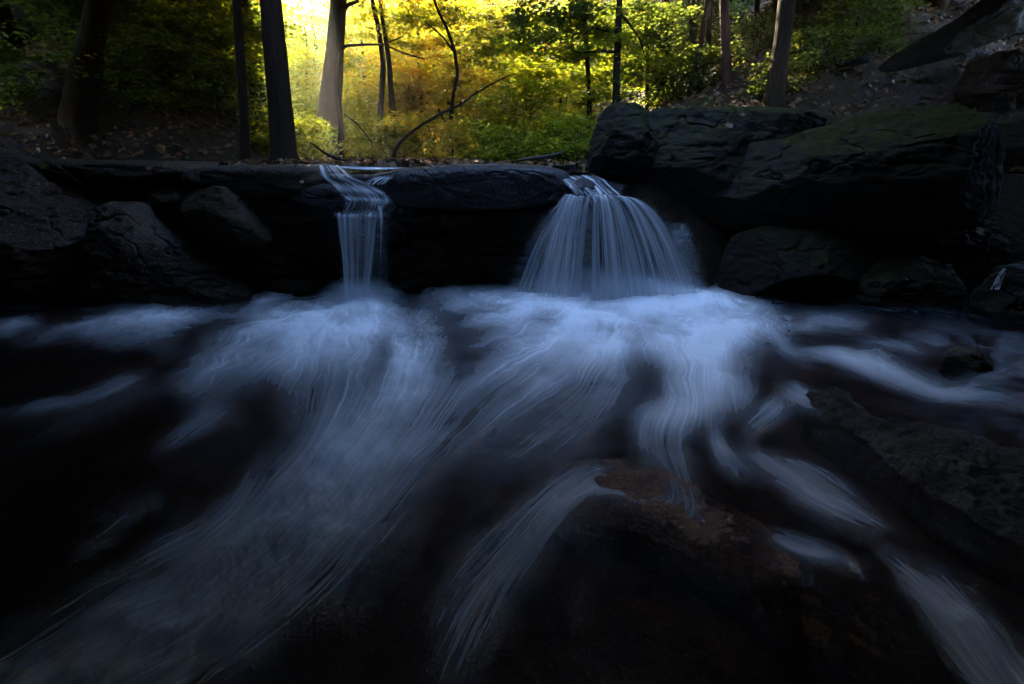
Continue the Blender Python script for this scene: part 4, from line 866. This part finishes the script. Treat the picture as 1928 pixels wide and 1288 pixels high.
fr = [ # px, Y, kind, scale, height
 (775,21,'gold',1.0,3.8),(850,19,'gold',1.0,3.8),(915,20,'gold',1.0,4.2),(975,17,'gold',.9,2.6),(700,24,'gold',1.1,3.9),(810,26,'gold',1.3,6.6),(880,24,'gold',1.2,6.2),(950,26,'gold',1.3,7.2),(760,28,'gold',1.2,5.6),
 (740,33,'gold',1.3,7.6),(1010,24,'gold',1.2,6.6),(970,33,'gold',1.5,9.5),(880,35,'gold',1.6,10),(800,38,'gold',1.6,10.2),(700,42,'lime',1.6,8.6),(1050,31,'gold',1.5,8.8),
 (1060,21,'lime',1.1,4.2),(1100,18,'lime',.9,3.0),(1140,22,'lime',1.1,4.2),(1190,19,'green',.9,3.0),(1240,23,'green',1.1,4.0),(1150,27,'lime',1.4,7.4),(1240,27,'green',1.4,6.6),(1310,22,'green',1.0,3.4),
 (1000,14,'gold',.6,1.9),(1050,14.5,'lime',.5,1.6),(1280,15.5,'green',.5,1.6),
 (600,24,'lime',1.0,3.4),(650,17,'lime',.7,2.2),(545,19,'lime',.8,2.6),(570,31,'lime',1.2,4.6),(625,29,'lime',1.1,5.0),(655,22,'lime',.9,3.8),(480,16,'lime',1.0,3.2),(450,20,'lime',1.1,3.6),(500,25,'lime',1.1,4.4),(420,15,'green',.9,3.0),(390,19,'lime',1.0,3.4),(330,16,'green',.9,3.0),(440,13,'lime',.7,2.8),
 (1100,38,'lime',1.7,10),(1200,36,'green',1.6,9.0),(900,46,'gold',1.8,11),(790,50,'gold',1.8,9.5),(1000,44,'gold',1.8,12),(1010,38,'gold',1.6,8),(640,40,'lime',1.2,4.6),
 (720,36,'lime',1.4,7),(760,44,'gold',1.5,9),(830,32,'gold',1.3,8),(920,31,'gold',1.4,8.5),(860,42,'gold',1.7,11),(940,40,'gold',1.7,11),(720,50,'gold',1.6,9),(680,34,'lime',1.2,5.2),
 (1060,35,'lime',1.6,10),(1120,32,'lime',1.5,9),(1180,30,'green',1.5,8),(1250,34,'green',1.6,8),(1320,30,'green',1.4,6),(1100,26,'lime',1.2,6),(1200,25,'green',1.1,5.4),(1020,29,'gold',1.4,8),
 (1390,27,'green',1.3,5),(450,30,'lime',1.3,4),(400,26,'lime',1.2,4),

 (700,30,'gold',1.3,7.2),(742,25,'gold',1.2,6.4),(672,37,'gold',1.3,8),(592,37,'lime',1.2,5.6),(540,29,'lime',1.1,4.6),(665,26,'lime',1.0,5.4),(622,23,'lime',1.0,5.2),(702,19,'gold',.9,4.4),(748,17,'gold',.8,4.2),(800,17.5,'gold',.8,4.2),(930,24,'gold',1.1,6.4),(850,23,'gold',1.1,6.0),(580,42,'lime',1.5,17),  # last entry: tall tree added to shade the leaves by the sun gap
]
for (px, Y, k, s, h) in fr:
    lab = GOLD if k == 'gold' else (LIME if k == 'lime' else GREEN)
    forest_tree(pxx(px, Y), Y, k, s, h, lab[0], lab[1], lowc=h < 12.5)

# added trees whose boughs, out of view, shade the gorge except over the pool
DT = []
for i, (x, y, h) in enumerate([(-7.5,5.6,6.4),(-9,9.5,9),(8.3,6.5,7.2),(6.8,1.5,6.6),(-6.2,1.0,6.4),(-4,-4,6.5),(3.5,-4,6.5),(8.5,11,8.5),(-11,4,7.5),(11,3,8),(-6.2,12.5,9),(3.2,11.5,8.5)]):
    gz = 0.3 if y < 5.4 else float(H(x, y))
    if y < 5.4: gz = -.45 + 1.15 * math.hypot(max(0, abs(x) - (3.4 + .62 * max(-2, y))), max(0, -2.2 - y)) - .2
    root = empty('tree', (x, y, gz)); tag(root, 'dense dark tree on the bank, added so its boughs shade the creek', 'tree', 'added dark shade trees around the pool')
    place(TRM['bark'][i % 2], 'trunk', (0, 0, 0), root, 0, (1.6, 1.6, max(2.0, h - gz + .5) / 6.5)); DT.append((root, x, y, gz))
yy = -5.0
while yy < 13.5:
    xx = -11.0
    while xx < 11.5:
        x = xx + RG.uniform(-.5, .5); y = yy + RG.uniform(-.5, .5)
        if ((x - HOLE[0]) / HOLE[2]) ** 2 + ((y - HOLE[1]) / HOLE[3]) ** 2 > 1:
            z = 1.4 + .265 * max(0, y + 2.3) + 1.75 + RG.uniform(0, .5) + (1.0 if y > 8 else 0)
            z = max(z, 3.6)
            root, tx, ty, tz = min(DT, key=lambda q: (q[1] - x) ** 2 + (q[2] - y) ** 2)
            place(RG.choice(CR['dark']), 'crown', (x - tx, y - ty, z - tz), root, RG.random() * 6, (.85, .85, .8))
        xx += 2.0
    yy += 2.0
for x in list(np.arange(-11, .8, 1.7)) + [5.2, 6.9, 8.6, 10.3]:                 # added crowns above the view keep the low sun off pool and right slope
    for z in (6.6, 8.6):
        y = 13 + RG.uniform(-.6, .6); root, tx, ty, tz = min(DT, key=lambda q: (q[1] - x) ** 2 + (q[2] - y) ** 2)
        place(RG.choice(CR['dark']), 'crown', (float(x) - tx, y - ty, z - tz), root, RG.random() * 6, (.8, .7, .95))

for x in (3.6, 5.2, 6.8, 8.4, 10.0):  # more crowns added above the view to darken the right slope
    for z in (7.4, 9.2, 11.0):
        root, tx, ty, tz = DT[7]; place(RG.choice(CR['dark']), 'crown', (x - tx, 16 + RG.uniform(-.6, .6) - ty, z - tz), root, RG.random() * 6, (.8, .7, .95))

# shrubs
def shrub(px, Y, kind, s, label, group=None, dz=.35):
    x = pxx(px, Y); root = empty('shrub', (x, Y, float(H(x, Y)))); tag(root, label, 'shrub', group)
    place(RG.choice(SH[kind]), 'foliage', (0, 0, dz * s + .1), root, RG.random() * 6, s)
    v, f = tube([(0, 0, -.2), (.04, 0, .3 * s), (.0, .05, .8 * s)], [.02, .014, .006], 6, 3)
    mesh_np('stem', v, f, M['bark'], parent=root); return root
for (px, Y, k, s) in [(880,13,'gold',1.2),(820,14,'gold',1.3),(760,13,'gold',1.1),(930,12.5,'lime',1.0),(905,15,'gold',1.4),(700,13,'lime',1.1),(790,16,'gold',1.5),(850,11.5,'gold',.8),(660,15,'lime',1.2)]:
    shrub(px, Y, k, s, 'low golden bush lit from behind just past the ledge', 'golden bushes past the ledge')
for (px, Y, k, s) in [(985,11.5,'lime',1.5),(955,10.8,'lime',.8),(1000,10.5,'lime',.7),(1050,10.2,'lime',.9),(1085,9.5,'lime',.8)]:
    shrub(px, Y, k, s, 'bright yellow-green bush overhanging the dark bank beside the boulders', 'yellow-green bushes by the dark bank')
for (px, Y, k, s) in [(300,9,'green',1.0),(350,9.3,'green',1.0),(240,9.4,'green',1.2),(400,10,'green',1.1),(60,9.5,'green',1.2),(120,11,'green',1.4),(200,11,'green',1.3),(420,12,'green',1.4),(540,10,'lime',.9),(585,11,'lime',.9),(30,8,'green',1.0),(500,11,'green',1.0),(300,11.5,'green',1.5),(560,13,'lime',1.2)]:
    shrub(px, Y, k, s, 'leafy green bush in the dim undergrowth of the shaded slope', 'bushes on the shaded slope')
for (px, Y, k, s) in [(1435,8.6,'green',.6),(1490,8.8,'green',.7),(1550,10,'green',.9),(1520,12,'green',1.1),(1600,9,'green',.5),(1250,11,'green',1.0),(1300,10.5,'green',.9),(1390,10.5,'green',.8)]:
    shrub(px, Y, k, s, 'sparse green bush on the slope above the boulders', 'bushes above the boulders')

# ---- leaf litter over the slopes
def litter():
    rg = np.random.default_rng(77); n = 42000
    y = 5.8 + 24 * rg.random(n) ** 1.6; x = rg.uniform(-1.25, 1.25, n) * (y + 1.5)
    z = H(x, y); e = .05; nx = -(H(x + e, y) - z) / e; ny = -(H(x, y + e) - z) / e
    nr = np.stack([nx + rg.normal(size=n) * .5, ny + rg.normal(size=n) * .5, np.ones(n)], -1)
    t = np.clip(.45 + .3 * vnoise(x * .7, y * .7, 0 * x, 4) + .2 * rg.normal(size=n), 0, 1)
    vs, f, tv = leaves(np.stack([x, y, z + .02 + .05 * rg.random(n)], -1), nr, .10, rg, t)
    o = mesh_np('leaf_litter', vs, f, M['litter'], smooth=False, attrs=[('tint', 'POINT', tv)])
    tag(o, 'brown and green fallen leaves and low plants covering the wooded slopes', 'leaf litter', kind='stuff')
litter()

# slanting slab on the right slope
rock('rock_slab', 'long pale slab slanting down the leafy slope above the boulders', [(1662,128),(1700,98),(1760,62),(1840,20),(1900,-30),(1980,-40),(1960,40),(1860,80),(1760,118),(1680,136)], 8.0, .35, M['boulder_plain'], 61, .03, .02, 4, 'slab', 260, 80)
rock('rock_slab', 'small grey slab poking out of the leaf-covered slope', [(1575,118),(1620,108),(1650,96),(1655,108),(1620,122),(1580,128)], 8.6, .2, M['boulder_plain'], 62, .02, .01, 3, 'slab', 160, 60)
rock('boulder', 'dark rock embedded in the leaf-covered slope at the edge of the picture', [(1820,170),(1850,110),(1900,95),(1960,110),(1960,200),(1880,210),(1830,200)], 7.4, .4, M['wall'], 63, .06, .04, 3, nt=200, npv=80)

# fallen branches
def branch(label, pts, Y, w, mat='bark_grey', name='fallen_branch', cat='branch'):
    P = [at(x, y, Y if len(q) == 0 else q[0]) for x, y, *q in pts]; root = Vector(P[0])
    v, f = tube(P, [k * .5 / F * Y * CP for k in w], 10, 7, .2)
    o = mesh_np(name, v - np.array(root), f, M[mat]); o.location = root; tag(o, label, cat); return o
branch('pale forked driftwood branch lying beside the spout of the wide waterfall', [(972,303),(1000,298),(1035,294),(1062,285)], 6.0, [4,6,6,3])
branch('short broken stick beneath the pale driftwood branch', [(1010,302),(1025,301),(1042,297)], 6.0, [3,4,2])
branch('gnarled root curling over the ledge beside the notch', [(584,268),(600,280),(616,291),(634,299),(652,303)], 6.6, [3,4,5,5,3], 'bark', 'root', 'root')
branch('thin bare twig leaning down the bank from the grey hazy trunk', [(700,268),(672,232),(648,215)], 10.5, [3,3,2], 'bark')
branch('long dead grass-like twig lying along the leafy shelf', [(10,268),(60,290),(120,320),(160,352)], 4.7, [1.6,2,2,1.2])
branch('thin straw lying flat across the back of the leafy shelf', [(180,300),(280,298),(360,299),(420,304)], 5.0, [1.2,1.6,1.6,1])
branch('thin pale stem leaning on the shaded slope', [(185,152),(215,178),(245,208)], 8.4, [2,2,1.4])

# fallen leaves that can be told apart
def fleaf(label, px, py, Y, size, t):
    rg = np.random.default_rng(int(px)); c = np.array([[0, 0, 0.0]])
    vs, f, tv = leaves(c, np.array([[rg.normal() * .3, -.9, .8]]), size, rg, np.array([t]), True)
    o = mesh_np('fallen_leaf', vs, f, M['fallen'], smooth=False, attrs=[('tint', 'POINT', tv)]); o.location = at(px, py, Y)
    v, f = tube([(0, 0, 0), (size * .3, -.005, -size * .3), (size * .6, 0, -size * .7)], [.0015, .001, .0008], 5, 1)
    mesh_np('stalk', v, f, M['fallen'], parent=o)
    tag(o, label, 'leaf')
for q in [('large pale maple leaf near the outer end of the leafy shelf',88,308,4.70,.13,.7),('buff maple leaf on the black shelf edge above the tilted boulder',314,308,4.72,.09,.6),
          ('small rusty leaf beside the buff leaf on the black shelf edge',282,316,4.72,.06,.1),('reddish leaf on the speckled slab beside the narrow waterfall',556,312,4.72,.08,.0),
          ('pale leaf stuck to the front of the speckled ledge slab',568,342,4.70,.07,.8),('yellow leaf tucked under the speckled ledge slab',518,371,4.86,.06,.5),
          ('upright tan leaf on the flat-topped boulder',1398,216,5.16,.08,.3),('curled brown leaf on the flat-topped boulder',1372,236,5.14,.08,.2),('tiny yellow leaf at the waterline by the edge of the picture',1845,436,4.55,.09,.7)]:
    fleaf(*q)

# ------------------------------------------------------------------ spray at the foot of the falls
def mist(label, c, r, dens):
    m, n, out = newmat('spray'); L = n.links.new
    tc = N(n, 'ShaderNodeTexCoord'); ln = N(n, 'ShaderNodeVectorMath', operation='LENGTH'); L(tc.outputs['Object'], ln.inputs[0])
    nz_ = N(n, 'ShaderNodeTexNoise', i_Scale=2.2, i_Detail=3.0); L(tc.outputs['Object'], nz_.inputs[0])
    a = N(n, 'ShaderNodeMath', operation='SUBTRACT'); a.inputs[0].default_value = 1.0; L(ln.outputs['Value'], a.inputs[1]); a.use_clamp = True
    b = N(n, 'ShaderNodeMath', operation='POWER'); L(a.outputs[0], b.inputs[0]); b.inputs[1].default_value = 1.3
    d = N(n, 'ShaderNodeMath', operation='MULTIPLY'); L(b.outputs[0], d.inputs[0]); L(nz_.outputs[0], d.inputs[1])
    e = N(n, 'ShaderNodeMath', operation='MULTIPLY'); L(d.outputs[0], e.inputs[0]); e.inputs[1].default_value = dens * 2
    v = N(n, 'ShaderNodeVolumePrincipled'); v.inputs['Color'].default_value = (.95, .97, 1, 1); v.inputs['Anisotropy'].default_value = 0.0
    L(e.outputs[0], v.inputs['Density']); L(v.outputs[0], out.inputs['Volume'])
    th = np.linspace(0, 2 * math.pi, 32, endpoint=False); ph = np.linspace(0, math.pi, 17); TH, PH = np.meshgrid(th, ph)
    V = np.stack([np.sin(PH) * np.cos(TH), np.sin(PH) * np.sin(TH), np.cos(PH)], -1).reshape(-1, 3)
    o = mesh_np('mist', V, grid_faces(32, 17, wrap=True)[:, ::-1], m); o.location = c; o.scale = r; tag(o, label, 'mist', kind='stuff')
mist('soft spray rising where the wide waterfall lands', (1.0, 4.72, .08), (1.15, .42, .30), 5.0)
mist('soft spray rising where the narrow waterfall lands', (-1.52, 4.42, .07), (.48, .34, .24), 5.0)

# ------------------------------------------------------------------ haze
def haze():
    m = bpy.data.materials.new('forest haze'); m.use_nodes = True; n = m.node_tree; n.nodes.clear()
    out = n.nodes.new('ShaderNodeOutputMaterial'); v = n.nodes.new('ShaderNodeVolumePrincipled')
    v.inputs['Color'].default_value = (0.95, 0.95, 0.95, 1); v.inputs['Density'].default_value = HAZE; v.inputs['Anisotropy'].default_value = .75
    n.links.new(v.outputs[0], out.inputs['Volume'])
    x0, x1, y0, y1, z0, z1 = -60, 60, -12, 110, -1.5, 60
    vs = [(x, y, z) for z in (z0, z1) for y in (y0, y1) for x in (x0, x1)]
    f = [(0, 2, 3, 1), (4, 5, 7, 6), (0, 1, 5, 4), (2, 6, 7, 3), (0, 4, 6, 2), (1, 3, 7, 5)]
    o = mesh_np('haze', vs, f, m, smooth=False); tag(o, kind='stuff'); tag(o, 'thin sunlit haze hanging in the gorge and the wood', 'haze')
HAZE = 0.0022
haze()
